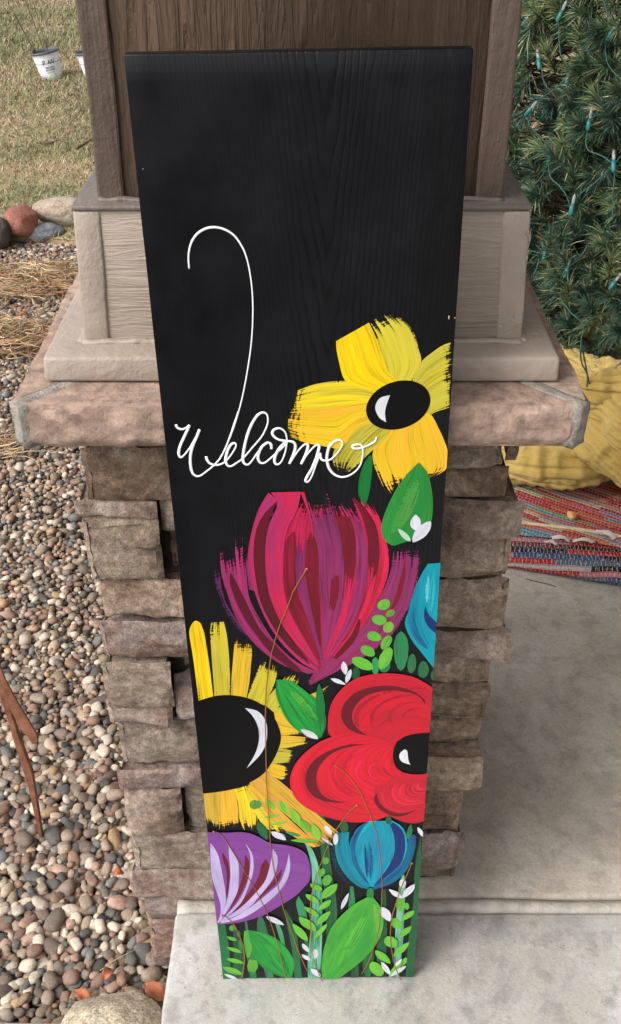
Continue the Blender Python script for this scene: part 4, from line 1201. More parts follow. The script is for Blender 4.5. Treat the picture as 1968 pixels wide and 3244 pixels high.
# ================================================================== RAG RUG
A0 = atz(1625, 1806, 0.0); A1 = atz(1968, 1864, 0.0)
e1 = (A1 - A0); e1[2] = 0; e1 /= np.linalg.norm(e1); e2 = np.array([-e1[1], e1[0], 0.0]); ez = np.array([0, 0, 1.0])
def m_rug(name, rot, palette, rowh, seg, warp=0.004, seed=0.0):
    t = NT(name)
    at = t.attr('ruv'); mp = t.add("ShaderNodeMapping"); mp.inputs["Rotation"].default_value = (0, 0, rot); mp.inputs["Location"].default_value = (seed, seed, 0)
    t.link(at.outputs["Vector"], mp.inputs[0])
    sp = t.add("ShaderNodeSeparateXYZ"); t.link(mp.outputs[0], sp.inputs[0])
    wob = t.noise(mp.outputs[0], 7, 2, 0.5)
    vrow = t.math('DIVIDE', t.math('ADD', sp.outputs[1], t.math('MULTIPLY', wob, 0.018)), rowh)
    row = t.math('FLOOR', vrow)
    jit = t.add("ShaderNodeTexWhiteNoise"); jit.noise_dimensions = '1D'; t.link(row, jit.inputs["W"])
    useg = t.math('FLOOR', t.math('ADD', t.math('DIVIDE', sp.outputs[0], seg), t.math('MULTIPLY', jit.outputs["Value"], 13.7)))
    cv = t.add("ShaderNodeCombineXYZ"); t.link(t.math('FLOOR', t.math('MULTIPLY', row, 0.62)), cv.inputs[0]); t.link(useg, cv.inputs[1])
    wn_ = t.add("ShaderNodeTexWhiteNoise"); wn_.noise_dimensions = '2D'; t.link(cv.outputs[0], wn_.inputs["Vector"])
    st = [(i / len(palette), lin(*c)) for i, c in enumerate(palette)]
    c = t.ramp(wn_.outputs["Value"], st, True)
    # print on the rags
    c = t.mix(t.ramp(t.noise(mp.outputs[0], 150, 3, 0.7), [(0.56, grey(0)), (0.62, grey(0.55))]), c, lin(196, 176, 160))
    c = t.mix(t.ramp(t.noise(mp.outputs[0], 120, 2, 0.7), [(0.33, grey(0.5)), (0.40, grey(0))]), c, lin(50, 60, 76))
    # rounded rows, gripped by pale warp threads
    fr = t.math('PINGPONG', t.math('ADD', vrow, t.math('MULTIPLY', t.noise(mp.outputs[0], 60, 3, .6), 0.35)), 0.5)                     # 0 at joint, .5 centre
    ucell = t.math('ADD', t.math('DIVIDE', sp.outputs[0], warp * 2), t.math('MULTIPLY', t.noise(mp.outputs[0], 25, 3, .6), 2.4))
    off = t.math('MULTIPLY', t.math('MODULO', row, 2.0), 0.5)
    fu = t.math('PINGPONG', t.math('ADD', ucell, off), 0.5)
    wmask = t.math('LESS_THAN', fu, 0.085)
    c = t.mix(t.math('MULTIPLY', wmask, 0.62), c, lin(206, 194, 170))
    c = t.mix(t.ramp(fr, [(0.0, grey(0.35)), (0.12, grey(0))]), c, lin(60, 50, 44))
    t.col(c).rough(0.92, 0.1)
    h = t.math('MULTIPLY', t.math('POWER', fr, 0.5), t.math('ADD', 0.45, t.math('POWER', fu, 0.5)))
    t.bump(h, 0.9, 0.006)
    return t.m
PALA = [(172, 40, 52), (204, 92, 66), (110, 166, 156), (172, 50, 62), (176, 156, 148), (196, 96, 112), (96, 148, 160), (196, 60, 60), (196, 184, 150), (206, 112, 70), (150, 136, 160), (126, 152, 106)]
PALB = [(40, 44, 66), (180, 44, 48), (62, 84, 124), (200, 90, 60), (110, 60, 70), (190, 170, 170), (48, 40, 48), (168, 40, 56), (90, 104, 126), (196, 120, 130)]
M['rugtop'] = m_rug('rag_rug_weave_top', R(20), PALA, 0.0125, 0.16, 0.0042)
M['rugfold'] = m_rug('rag_rug_weave_fold', R(-7), PALB, 0.0130, 0.2, 0.0046, 0.31)
rug = thing('rag_rug', 'folded multicoloured woven rag rug on the porch floor under the yellow quilt', 'rug', tuple(A0))
def rug_sheet(name, prof, ua, ub, nu, mat, wav=0.004, edge=None):
    """prof: list of (distance across, height) in the rug frame"""
    P = smooth_poly(prof, 90)
    s = np.concatenate([[0], np.cumsum(np.linalg.norm(np.diff(P, axis=0), axis=1))])
    us = np.linspace(ua, ub, nu)
    U, K = np.meshgrid(us, np.arange(len(P)), indexing='ij')
    b = P[K, 0] + (edge(U) * np.clip(1 - s[K] / 0.10, 0, 1) if edge is not None else 0); z = P[K, 1]
    pos = U[..., None] * e1 + b[..., None] * e2 + z[..., None] * ez
    pos[..., 2] += wav * fbm(np.stack([U * 6, b * 6, 0 * U], -1), 2) * np.clip(z / 0.02, 0, 1)
    ruv = np.stack([U, s[K], 0 * U], -1)
    n_ = len(P)
    ii, jj = np.meshgrid(np.arange(nu - 1), np.arange(n_ - 1), indexing='ij')
    F = np.stack([ii * n_ + jj, (ii + 1) * n_ + jj, (ii + 1) * n_ + jj + 1, ii * n_ + jj + 1], -1).reshape(-1, 4)
    o = mesh_np(name, pos.reshape(-1, 3), F, mat, rug, smooth=True, attrs={'ruv': ('FLOAT_VECTOR', ruv.reshape(-1, 3))})
    return o, pos
# plump fold at the front, then the upper layer laid back on it
rug_sheet('lower_fold', [(0.055, 0.003), (0.010, 0.003), (-0.002, 0.012), (0.006, 0.034), (0.030, 0.054), (0.060, 0.062), (0.11, 0.058), (0.2, 0.050), (0.72, 0.048)], -0.40, 1.3, 260, M['rugfold'], 0.003)
EDGE = lambda U: 0.012 * np.sin((U - 0.02) * 11.0) + 0.004
top, tpos = rug_sheet('top_layer', [(0.050, 0.0655), (0.056, 0.0705), (0.066, 0.0715), (0.13, 0.0665), (0.25, 0.061), (0.72, 0.058)], -0.40, 1.3, 260, M['rugtop'], 0.003, EDGE)
t = NT('cream_cotton'); v = t.coord(); t.col(t.ramp(t.noise(v, 120, 3, 0.6), [(0.3, lin(190, 172, 134)), (0.7, lin(226, 212, 180))])).rough(0.9, 0.1); M['cream'] = t.m
t = NT('white_fringe'); t.col(lin(222, 212, 204)).rough(0.9, 0.1); M['fringe'] = t.m
edge_pts = tpos[:, 6, :]
P = edge_pts + np.array([0, 0, 0.002])
V, F = tube_arr(P, 0.0052, 10, 0.8); V = V + 0.0012 * np.stack([fbm(V * 160), fbm(V * 160 + 5), fbm(V * 160 + 8)], 1)
mesh_np('edge_binding', V, F, M['cream'], rug, smooth=True)
def fringe(px0, px1, n, spread):
    VV = []; FF = []; k0 = 0
    for i in range(n):
        s = random.random()
        a = atz(px0[0] + random.uniform(-6, 6), px0[1] + random.uniform(-5, 5), 0.075); b = atz(px1[0] + spread * random.uniform(-1, 1), px1[1] + spread * .45 * random.uniform(-1, 1), 0.076)
        m_ = (a + b) / 2 + np.array([random.uniform(-.004, .004), random.uniform(-.004, .004), 0.007])
        V, F = tube_arr(smooth_poly([a, m_, b], 9) - A0, 0.0012, 5); VV.append(V); FF += [tuple(q + k0 for q in f) for f in F]; k0 += len(V)
    mesh_np('tassel', np.vstack(VV), FF, M['fringe'], rug, smooth=True)
fringe((1945, 1706), (1900, 1682), 16, 16); fringe((1800, 1712), (1752, 1704), 12, 8); fringe((1880, 1716), (1820, 1714), 12, 8); fringe((1758, 1724), (1728, 1716), 8, 6)
q = atz(1812, 1636, 0.07)
V0, F0 = ICO[3]
t = NT('orange_rag'); v = t.coord(); t.col(t.ramp(t.noise(v, 60, 3, 0.5), [(0.4, lin(204, 104, 50)), (0.6, lin(220, 176, 120))])).rough(0.9, 0.1); M['orag'] = t.m
V = V0 * np.array([0.011, 0.015, 0.007]) * (1 + 0.5 * fbm(V0 * 1.8 + 5, 2))[:, None]
mesh_np('loose_rag_knot', V + (q - A0) + np.array([0, 0, .003]), F0, M['orag'], rug, smooth=True)
# a hair-thin dark twig on the concrete in front of the rug
P = smooth_poly([atz(x, y, 0.002) for x, y in ((1666, 1833), (1700, 1842), (1735, 1850), (1762, 1858))], 16)
V, F = tube_arr(P, 0.0009, 5); tag(mesh_np('twig', V, F, M['twig'], smooth=True), 'thin dark twig lying on the concrete in front of the rag rug', 'twig')
# ================================================================== PAINTED BOARD
bBL, bBR = atz(707, 3101, 0.0), atz(1310, 3101, 0.0)
BWID = float(np.linalg.norm(bBR - bBL)); BLEN = 1.2685; BTH = 0.0185
Ux = (bBR - bBL) / BWID
_a, _b = ray(392, 187), ray(1500, 160)
_s = np.linalg.lstsq(np.stack([-_a, _b], 1), bBR - bBL, rcond=None)[0]
Vy = ((CAM + _s[0] * _a) - bBL) + ((CAM + _s[1] * _b) - bBR); Vy /= np.linalg.norm(Vy)
Ux = Ux - Vy * (Ux @ Vy); Ux /= np.linalg.norm(Ux)
Ny = np.cross(Vy, Ux)                       # into the board, away from the viewer
board = thing('welcome_board', 'tall black wooden porch board painted with flowers and white script leaning on the stone pier', 'porch sign', (0, 0, 0))
board.matrix_world = Matrix([[Ux[0], Ny[0], Vy[0], bBL[0]], [Ux[1], Ny[1], Vy[1], bBL[1]], [Ux[2], Ny[2], Vy[2], bBL[2]], [0, 0, 0, 1]])
def pb(x, y):
    """picture point on the face of the board -> (across, up) in metres on the board"""
    d = ray(x, y); s = ((bBL - CAM) @ Ny) / (d @ Ny)
    q = CAM + d * s - bBL
    return np.array([q @ Ux, q @ Vy])
V, F = box_arr(0, BWID, 0, BTH, 0, BLEN, 14, 2, 60)
V = V + 0.0002 * np.stack([fbm(V * 30), 0 * V[:, 0], fbm(V * 30 + 5) * (V[:, 2] > BLEN - .001) * 2], 1)
bo = mesh_np('plank', V, F, M['board'], board); bevel(bo, 0.0012, 2)

ZOOM = {'A': (540, 1260, 2.1357), 'B': (880, 950, 2.5776), 'C': (660, 1500, 2.0203), 'D': (580, 1950, 2.875), 'E': (900, 1860, 2.99),
        'F': (640, 2560, 4.0405), 'G': (960, 2560, 3.934), 'T': (0, 811, 1.5193), 'S': (0, 0, 1.5193), 'P': (0, 0, 1.0)}
def cv(z, pts):
    ox, oy, s = ZOOM[z]
    return np.array([pb(ox + x / s, oy + y / s) for x, y in pts])

def m_paint(name, alpha):
    t = NT(name)
    a = t.attr('pa'); b = t.attr('pb_'); uv = t.attr('puv'); dr = t.attr('dry')
    mp = t.add("ShaderNodeMapping"); mp.inputs["Scale"].default_value = (560, 12, 1); t.link(uv.outputs["Vector"], mp.inputs[0])
    mp2 = t.add("ShaderNodeMapping"); mp2.inputs["Scale"].default_value = (150, 7, 1); t.link(uv.outputs["Vector"], mp2.inputs[0])
    mp3 = t.add("ShaderNodeMapping"); mp3.inputs["Scale"].default_value = (36, 9, 1); t.link(uv.outputs["Vector"], mp3.inputs[0])
    fine = t.noise(mp.outputs[0], 1, 3, 0.6); mid = t.noise(mp2.outputs[0], 1, 3, 0.6); big = t.noise(mp3.outputs[0], 1, 3, 0.6)
    f = t.math('ADD', t.math('MULTIPLY', fine, 0.40), t.math('ADD', t.math('MULTIPLY', mid, 0.40), t.math('MULTIPLY', big, 0.35)))
    fac = t.ramp(f, [(0.48, grey(0)), (0.64, grey(1))])
    c = t.mix(fac, a.outputs["Color"], b.outputs["Color"])
    # paint scraped thin by the bristles lets the black ground through
    thin = t.math('ADD', t.math('MULTIPLY', fine, 0.55), t.math('MULTIPLY', mid, 0.45))
    c = t.mix(t.ramp(thin, [(0.38, grey(0.46)), (0.49, grey(0.08)), (0.56, grey(0))]), c, (0.006, 0.006, 0.008, 1))
    hi = t.ramp(t.math('ADD', t.math('MULTIPLY', fine, 0.3), t.math('MULTIPLY', mid, 0.7)), [(0.55, grey(0)), (0.68, grey(0.5))])
    hv = t.add('ShaderNodeHueSaturation'); hv.inputs['Value'].default_value = 1.35; t.link(c, hv.inputs['Color'])
    c = t.mix(hi, c, hv.outputs[0])
    t.col(c).rough(t.ramp(fine, [(0.3, grey(0.34)), (0.7, grey(0.5))]), 0.3)
    t.bump(t.math('ADD', t.math('MULTIPLY', fine, 0.6), mid), 0.5, 0.001)
    if alpha:
        mpw = t.add("ShaderNodeMapping"); mpw.inputs["Scale"].default_value = (60, 420, 1); t.link(uv.outputs["Vector"], mpw.inputs[0])
        weave = t.noise(mpw.outputs[0], 1, 2, 0.5)
        k = t.math('ADD', t.math('MULTIPLY', fine, 0.62), t.math('ADD', t.math('MULTIPLY', mid, 0.28), t.math('MULTIPLY', weave, 0.30)))
        # 0.6 is the middle of k; dry 0 keeps everything, dry 1 nothing
        thr = t.math('MULTIPLY_ADD', dr.outputs["Fac"], 0.52, 0.30)
        al = t.ramp(t.math('SUBTRACT', k, thr), [(0.0, grey(0)), (0.045, grey(1))])
        t.link(al, t.b.inputs["Alpha"])
    return t.m
M['paint'] = m_paint('brushed_acrylic_paint', False)
M['paintdry'] = m_paint('dry_brushed_acrylic_paint', True)
t = NT('satin_black_paint'); t.col((0.003, 0.003, 0.0035, 1)).rough(0.42, 0.16); t.bump(t.noise(t.coord(), 60, 4, 0.6), 0.2, 0.0006); M['eye'] = t.m
t = NT('gloss_white_paint'); t.col(lin(240, 240, 242)).rough(0.25, 0.5); M['gwhite'] = t.m
t = NT('gold_paint'); t.col(lin(168, 118, 52)).rough(0.45, 0.5); t.b.inputs["Metallic"].default_value = 0.55; t.bump(t.noise(t.coord(), 900, 2, 0.5), 0.5, 0.0005); M['gold'] = t.m

LAYERS = []      # (bbox, level)
def level(P):
    bb = (P[:, 0].min() - .001, P[:, 0].max() + .001, P[:, 1].min() - .001, P[:, 1].max() + .001)
    l = 1 + max([q for (b, q) in LAYERS if b[0] < bb[1] and b[1] > bb[0] and b[2] < bb[3] and b[3] > bb[2]], default=0)
    LAYERS.append((bb, l)); return l
STEP = 0.00005
def patch(parent, name, z, Lp, Rp, ca, cb=None, dry=(0, 0, 0), nL=26, nU=9, c2=None, bulge=0.0, raw=False, thick=1.0, edge=True):
    """brush mark between two side curves, streaks running along it. dry = start, end, sides"""
    A = np.array(Lp) if raw else cv(z, Lp); B = np.array(Rp) if raw else cv(z, Rp)
    A = smooth_poly(A, nL); B = smooth_poly(B, nL)
    u = np.linspace(0, 1, nU)
    G = A[:, None, :] * (1 - u)[None, :, None] + B[:, None, :] * u[None, :, None]
    mid = G[:, nU // 2]; ln = np.concatenate([[0], np.cumsum(np.linalg.norm(np.diff(mid, axis=0), axis=1))])
    wd = np.linalg.norm(A - B, axis=1); wm = max(wd.max(), 1e-4) * 0.85
    if bulge:          # rounded starting end
        d0 = mid[0] - mid[2]; d0 /= np.linalg.norm(d0) + 1e-9
        fall = np.clip(1 - ln / (wm * 0.9), 0, 1)[:, None]
        G = G + (d0 * bulge)[None, None, :] * (fall * (1 - (2 * u - 1)[None, :] ** 2))[..., None]
    T = np.repeat((ln / max(ln[-1], 1e-6))[:, None], nU, 1); Uu = np.repeat(u[None, :], nL, 0)
    seed = random.uniform(0, 30)
    uv = np.stack([(Uu - .5) * wm + seed, np.repeat(ln[:, None], nU, 1) + seed * 1.7, 0 * T], -1)
    tt = ln[:, None] + 0 * Uu
    e0 = (0.11 if dry[0] >= .9 and name == 'petal' and z == 'C' else 0.055) if dry[0] >= .3 else 0.030; e1_ = 0.055 if dry[1] >= .3 else 0.030
    Lt = max(ln[-1], 1e-6)
    f0 = np.clip(1 - tt / min(e0, Lt * .5), 0, 1); f1 = np.clip(1 - (Lt - tt) / min(e1_, Lt * .5), 0, 1)
    sd_d = np.minimum(Uu, 1 - Uu) * wd[:, None]
    fs = np.clip(1 - sd_d / 0.006, 0, 1)
    D = np.clip(np.maximum.reduce([dry[0] * f0 ** 1.2, dry[1] * f1 ** 1.2, dry[2] * fs, (dry[3] if len(dry) > 3 else 0) * np.ones_like(f0)]), 0, 1)
    ca = np.array(ca); cb = np.array(cb if cb is not None else ca * .85); ca2 = np.array(c2) if c2 is not None else ca
    CA = ca[None, None] * (1 - T[..., None]) + ca2[None, None] * T[..., None]
    one = np.ones(G.shape[:2] + (1,))
    lv = level(G.reshape(-1, 2))
    # keep on the board
    X = np.clip(G[..., 0], 0.0, BWID); Zz = np.clip(G[..., 1], 0.0002, BLEN - 0.0002)
    Y = np.full_like(X, -0.00012 - STEP * lv)
    V = np.stack([X, Y, Zz], -1).reshape(-1, 3)
    ii, jj = np.meshgrid(np.arange(nL - 1), np.arange(nU - 1), indexing='ij')
    F = np.stack([ii * nU + jj, ii * nU + jj + 1, (ii + 1) * nU + jj + 1, (ii + 1) * nU + jj], -1).reshape(-1, 4)
    # drop collapsed faces
    q = V[F]; ar = np.linalg.norm(np.cross(q[:, 2] - q[:, 0], q[:, 3] - q[:, 1]), axis=1)
    F = F[ar > 1e-10]
    if len(F) == 0: return None
    q = V[F]; nrm = np.cross(q[:, 2] - q[:, 0], q[:, 3] - q[:, 1])[:, 1].sum()
    if nrm > 0: F = F[:, ::-1].copy()
    isdry = D.max() > 0.01
    return mesh_np(name, V, F, M['eye'] if name == 'flower_eye' else (M['paintdry'] if isdry else M['paint']), parent,
                   attrs={'pa': ('FLOAT_COLOR', np.concatenate([CA, one], -1).reshape(-1, 4)), 'pb_': ('FLOAT_COLOR', np.concatenate([np.broadcast_to(cb, CA.shape), one], -1).reshape(-1, 4)),
                          'puv': ('FLOAT_VECTOR', uv.reshape(-1, 3)), 'dry': ('FLOAT', D.reshape(-1))})
def L3(*c): return lin(*c)[:3]
def leaf(parent, name, z, a, b, w, ca, cb=None, dry=(0, 0, 0), fat=0.75):
    A, B = cv(z, [a, b]); s = ZOOM[z][2]
    mm = np.linalg.norm(cv(z, [((a[0] + b[0]) / 2 - w, (a[1] + b[1]) / 2), ((a[0] + b[0]) / 2 + w, (a[1] + b[1]) / 2)])[0] - cv(z, [((a[0] + b[0]) / 2 + w, (a[1] + b[1]) / 2)])[0]) / 2
    d = B - A; n = np.array([-d[1], d[0]]); n /= np.linalg.norm(n)
    tl = np.linspace(0, 1, 14); sk = random.uniform(-.12, .12)
    prof = np.sin(math.pi * np.clip(tl + sk * tl * (1 - tl) * 2, 0, 1)) ** fat
    Lp = [A + d * q + n * mm * p * random.uniform(.95, 1.05) for q, p in zip(tl, prof)]; Rp = [A + d * q - n * mm * p * random.uniform(.95, 1.05) for q, p in zip(tl, prof)]
    return patch(parent, name, z, Lp, Rp, ca, cb, dry, nL=18, nU=7, raw=True)
def ell(parent, name, z, cx, cy, rx, ry, ca, cb=None, ang=0, dry=(0, 0, 0)):
    s, c = math.sin(R(ang)), math.cos(R(ang))
    a = (cx + ry * s, cy - ry * c); b = (cx - ry * s, cy + ry * c)
    return leaf(parent, name, z, a, b, rx, ca, cb, dry, fat=0.5)
def group(name, label=None):
    o = bpy.data.objects.new(name, None); C.objects.link(o); o.parent = board
    o.empty_display_size = .03
    if label: o['label'] = label
    return o

# ---- painted colours (albedo)
YEL = L3(238, 205, 20); YEL2 = L3(214, 196, 48); YELD = L3(186, 176, 60); ORA = L3(226, 172, 44); GREY_Y = L3(200, 186, 60)
WHT = L3(228, 228, 234); WHT2 = L3(196, 198, 210)
DGR = L3(20, 112, 52); DGR2 = L3(30, 140, 66); LGR = L3(112, 190, 62); LGR2 = L3(88, 164, 56); MGR = L3(48, 140, 84); TGR = L3(40, 96, 58)
CRIM = L3(104, 12, 34); CRIM2 = L3(138, 16, 46); PINK = L3(200, 28, 72); PINK2 = L3(158, 42, 96); MAG = L3(138, 44, 94); MAG2 = L3(98, 38, 86); RED = L3(214, 24, 44); RED2 = L3(176, 28, 46); DKRED = L3(98, 12, 28)
CYAN = L3(0, 168, 182); CYAN2 = L3(0, 130, 154); NAVY = L3(14, 52, 126); NAVY2 = L3(20, 34, 92); TEAL = L3(0, 120, 138)
PUR = L3(140, 74, 158); PUR2 = L3(122, 60, 140); BLK = (0.003, 0.003, 0.0034)

# ---- background grass blades low on the board (painted first)
def blade(z, Lp, Rp, ca, cb, dry=(0, 0, 0)): return patch(board, 'painted_blade', z, Lp, Rp, ca, cb, dry)
blade('G', [(590, 970), (570, 1200), (550, 1500)], [(630, 980), (650, 1180), (640, 1500)], TGR, MGR)
blade('G', [(1000, 1010), (960, 1300), (920, 1700), (930, 2160)], [(1035, 1020), (1040, 1300), (1045, 1700), (1000, 2160)], TGR, L3(30, 76, 48))
blade('G', [(590, 1950), (595, 2050), (600, 2150)], [(690, 1900), (695, 2050), (690, 2150)], TGR, L3(30, 70, 44))
blade('G', [(740, 1780), (750, 2000), (790, 2130)], [(880, 1680), (875, 1950), (825, 2130)], TGR, DGR)
blade('G', [(190, 60), (215, 400), (235, 700), (270, 1100), (290, 1500)], [(240, 60), (310, 250), (345, 700), (420, 1200), (425, 1700)], L3(24, 92, 52), TGR)
blade('G', [(290, 1500), (295, 1650), (280, 1750)], [(425, 1400), (400, 1550), (330, 1700)], L3(24, 80, 48), TGR)
blade('F', [(200, 1450), (230, 1750), (268, 2200)], [(288, 1450), (340, 1750), (385, 2200)], L3(26, 120, 62), L3(20, 96, 50))
blade('F', [(400, 1500), (400, 1800), (400, 2190)], [(430, 1500), (530, 1800), (540, 2190)], TGR, L3(26, 70, 44), (.4, .3, .3, .35))
blade('F', [(560, 1800), (590, 2000), (620, 2190)], [(700, 1800), (690, 2000), (700, 2190)], L3(60, 140, 90), DGR, (.4, .3, .3, .3))
blade('F', [(740, 1900), (790, 2050), (830, 2190)], [(900, 1950), (910, 2080), (920, 2190)], L3(60, 140, 100), TGR, (.5, .3, .3, .3))
blade('F', [(550, 1440), (555, 1500), (570, 1640)], [(570, 1440), (590, 1520), (600, 1640)], L3(80, 120, 110), TGR, (.4, 0, .3, .3))
blade('F', [(740, 1375), (708, 1450), (708, 1580)], [(755, 1375), (800, 1450), (850, 1620)], L3(50, 110, 84), TGR, (.2, 0, .2, .1))
blade('F', [(935, 1470), (975, 1600), (1010, 1710)], [(985, 1480), (1035, 1600), (1065, 1760)], L3(96, 160, 134), MGR)
blade('F', [(1060, 1290), (1090, 1500), (1150, 1800), (1190, 2190)], [(1068, 1290), (1190, 1520), (1240, 1800), (1282, 2190)], L3(26, 112, 60), TGR)
blade('F', [(1235, 1130), (1205, 1220), (1240, 1380)], [(1240, 1130), (1320, 1270), (1355, 1450)], L3(60, 134, 96), MGR)
blade('F', [(1300, 1600), (1310, 1750), (1330, 1900)], [(1340, 1600), (1370, 1750), (1380, 1900)], L3(20, 50, 34), TGR, (.4, .4, .3, .3))
blade('G', [(-45, 310), (60, 520), (105, 760), (115, 1100), (95, 1500), (60, 1900), (65, 2150)], [(10, 390), (110, 500), (190, 700), (235, 950), (240, 1300), (235, 1700), (215, 2150)], L3(56, 140, 100), L3(118, 184, 156))
blade('G', [(1470, 330), (1400, 700), (1370, 1200), (1310, 1700), (1275, 2160)], [(1474, 330), (1470, 800), (1450, 1300), (1412, 1700), (1388, 2160)], L3(34, 100, 58), L3(28, 80, 48))
blade('G', [(1240, 825), (1200, 950), (1165, 1300), (1145, 1700), (1130, 2130)], [(1258, 825), (1280, 960), (1262, 1300), (1242, 1700), (1190, 2130)], L3(60, 146, 110), L3(130, 180, 160), (0, .3, .1, .1))

# ---- sunflower at the left edge
sf = group('painted_sunflower', 'half sunflower with a black eye cut by the left edge of the board')
def pet(par, z, Lp, Rp, ca, cb=None, dry=(.45, .1, .35), **k): return patch(par, 'petal', z, Lp, Rp, ca, cb, dry, **k)
for (Lp, Rp, ca, cb, dr) in [
 ([(1390, 600), (1250, 680), (1050, 760), (840, 850)], [(1300, 740), (1150, 800), (950, 900), (870, 960)], YEL2, YELD, (.95, .1, .5, .3)),
 ([(1100, 1030), (1000, 950), (900, 890), (830, 880)], [(1090, 1075), (1000, 1085), (930, 1100), (860, 1090)], YEL2, ORA, (.8, 0, .5, .15)),
 ([(1170, 1115), (1050, 1100), (960, 1095), (880, 1090)], [(1160, 1160), (1050, 1185), (960, 1205), (860, 1210)], GREY_Y, ORA, (.95, 0, .5, .25)),
 ([(1030, 1240), (930, 1215), (860, 1205)], [(1000, 1330), (920, 1340), (800, 1350)], GREY_Y, YELD, (.95, 0, .5, .3)),
 ([(960, 1380), (880, 1350), (800, 1340)], [(960, 1480), (880, 1490), (740, 1430)], YEL2, ORA, (.85, .1, .5, .15)),
 ([(960, 515), (880, 620), (800, 710), (730, 800)], [(1080, 545), (1030, 640), (920, 760), (840, 890)], YEL2, YELD, (.85, 0, .5, .2)),
 ([(215, 1900), (200, 1760), (186, 1605)], [(335, 1950), (335, 1780), (330, 1590)], L3(214, 176, 52), L3(196, 160, 56), (.8, .25, .25)),
 ([(320, 1950), (315, 1750), (318, 1600)], [(505, 1925), (500, 1750), (470, 1570)], L3(218, 172, 60), ORA, (.8, .25, .25)),
 ([(555, 1965), (515, 1850), (500, 1720), (470, 1580)], [(675, 1935), (680, 1800), (650, 1680), (600, 1540)], L3(226, 180, 54), YEL, (.8, .55, .3, .12)),
 ([(960, 2010), (850, 1850), (720, 1690), (590, 1560)], [(800, 2010), (720, 1900), (640, 1760), (570, 1580)], L3(214, 170, 64), YEL2, (.9, .55, .3, .12)),
 ([(1245, 2100), (1000, 1880), (850, 1740), (610, 1520)], [(1170, 2110), (950, 1970), (780, 1820), (600, 1570)], L3(216, 158, 70), ORA, (.5, .3, .3)),
 ([(1440, 1990), (1250, 1830), (1050, 1650), (900, 1520), (740, 1400)], [(1230, 2100), (1040, 1900), (850, 1740), (700, 1610), (590, 1500)], L3(226, 180, 50), L3(206, 150, 66), (.6, .3, .35)),
 ([(728, 385), (680, 500), (620, 640), (575, 750)], [(860, 440), (850, 560), (810, 680), (750, 820)], YEL2, YELD, (.9, 0, .5, .12)),
 ([(480, 200), (465, 300), (452, 450), (440, 600), (435, 745)], [(608, 200), (628, 330), (618, 450), (605, 600), (578, 750)], YEL2, ORA, (.75, 0, .45, .05)),
 ([(258, 62), (248, 150), (260, 350), (275, 550), (288, 750)], [(372, 55), (400, 180), (422, 400), (432, 560), (432, 745)], YEL, YELD, (.5, 0, .4)),
]: pet(sf, 'D', Lp, Rp, ca, cb, dr)
pet(sf, 'D', [(72, 92), (58, 160), (88, 350), (115, 550), (146, 790)], [(165, 75), (195, 160), (215, 280), (245, 480), (278, 760)], L3(240, 196, 20), YEL, (.1, 0, .35), bulge=0.006)
patch(sf, 'flower_eye', 'D', [(90, 790), (280, 733), (430, 722), (600, 752), (740, 822), (830, 925), (876, 1020), (891, 1082), (893, 1110)], [(160, 1622), (330, 1602), (480, 1572), (620, 1512), (740, 1432), (830, 1300), (876, 1195), (891, 1135), (893, 1112)], BLK, BLK, (0, 0, 0), nL=40, nU=16)
patch(sf, 'highlight', 'D', [(565, 838), (640, 920), (685, 1020), (692, 1130), (660, 1250), (580, 1390)], [(565, 838), (680, 868), (750, 950), (768, 1060), (750, 1180), (690, 1280), (580, 1390)], WHT, WHT2, (.3, .4, .15))

# ---- yellow flower
yf = group('painted_daffodil', 'large yellow flower with a tilted black oval eye near the right edge')
pet(yf, 'B', [(1450, 335), (1350, 370), (1260, 430), (1170, 510), (1100, 650)], [(1425, 870), (1350, 895), (1290, 915), (1230, 940), (1160, 900)], YEL2, YELD, (.8, .0, .45), nU=14)
pet(yf, 'B', [(520, 1460), (480, 1390), (448, 1300), (470, 1210), (540, 1130), (640, 1050), (760, 960)], [(525, 1460), (620, 1375), (700, 1300), (760, 1240), (820, 1190), (880, 1120), (960, 1050)], L3(176, 160, 44), YELD, (.95, 0, .5, .12), nU=12)
pet(yf, 'B', [(920, 1605), (865, 1530), (820, 1430), (782, 1330), (780, 1230), (850, 1140), (930, 1050)], [(1240, 1465), (1385, 1370), (1390, 1250), (1360, 1150), (1315, 1050), (1255, 940), (1180, 900)], YEL, ORA, (.8, 0, .5, .03), nU=16)
pet(yf, 'B', [(118, 893), (300, 868), (500, 845), (740, 820)], [(100, 1115), (230, 1165), (400, 1198), (520, 1205), (640, 1060), (790, 1000)], YEL, ORA, (.6, 0, .3), nU=14, bulge=0.003)
pet(yf, 'B', [(165, 738), (300, 690), (480, 662), (650, 665), (760, 695), (850, 745)], [(128, 892), (300, 885), (500, 865), (740, 840), (800, 850)], YEL2, YEL, (.55, 0, .4), nU=12)
pet(yf, 'B', [(735, 195), (790, 300), (850, 480), (880, 600), (880, 720)], [(932, 80), (1070, 210), (1120, 290), (1150, 400), (1170, 510), (1090, 660)], YEL2, GREY_Y, (.75, 0, .5, .03), nU=12)
pet(yf, 'B', [(478, 335), (480, 400), (500, 500), (540, 640), (620, 700), (800, 735)], [(745, 185), (800, 300), (850, 440), (900, 580), (1000, 680)], L3(246, 208, 6), L3(236, 196, 8), (.12, 0, .3), nU=12)
ang = np.linspace(0, math.pi, 16)
def oval(cx, cy, a_, b_, rot):
    c, s = math.cos(R(rot)), math.sin(R(rot)); f = lambda th: (cx + a_ * math.cos(th) * c - b_ * math.sin(th) * s, cy + a_ * math.cos(th) * s + b_ * math.sin(th) * c)
    return [f(math.pi + q) for q in ang], [f(math.pi - q) for q in ang]
Lp, Rp = oval(984, 857, 270, 192, -19)
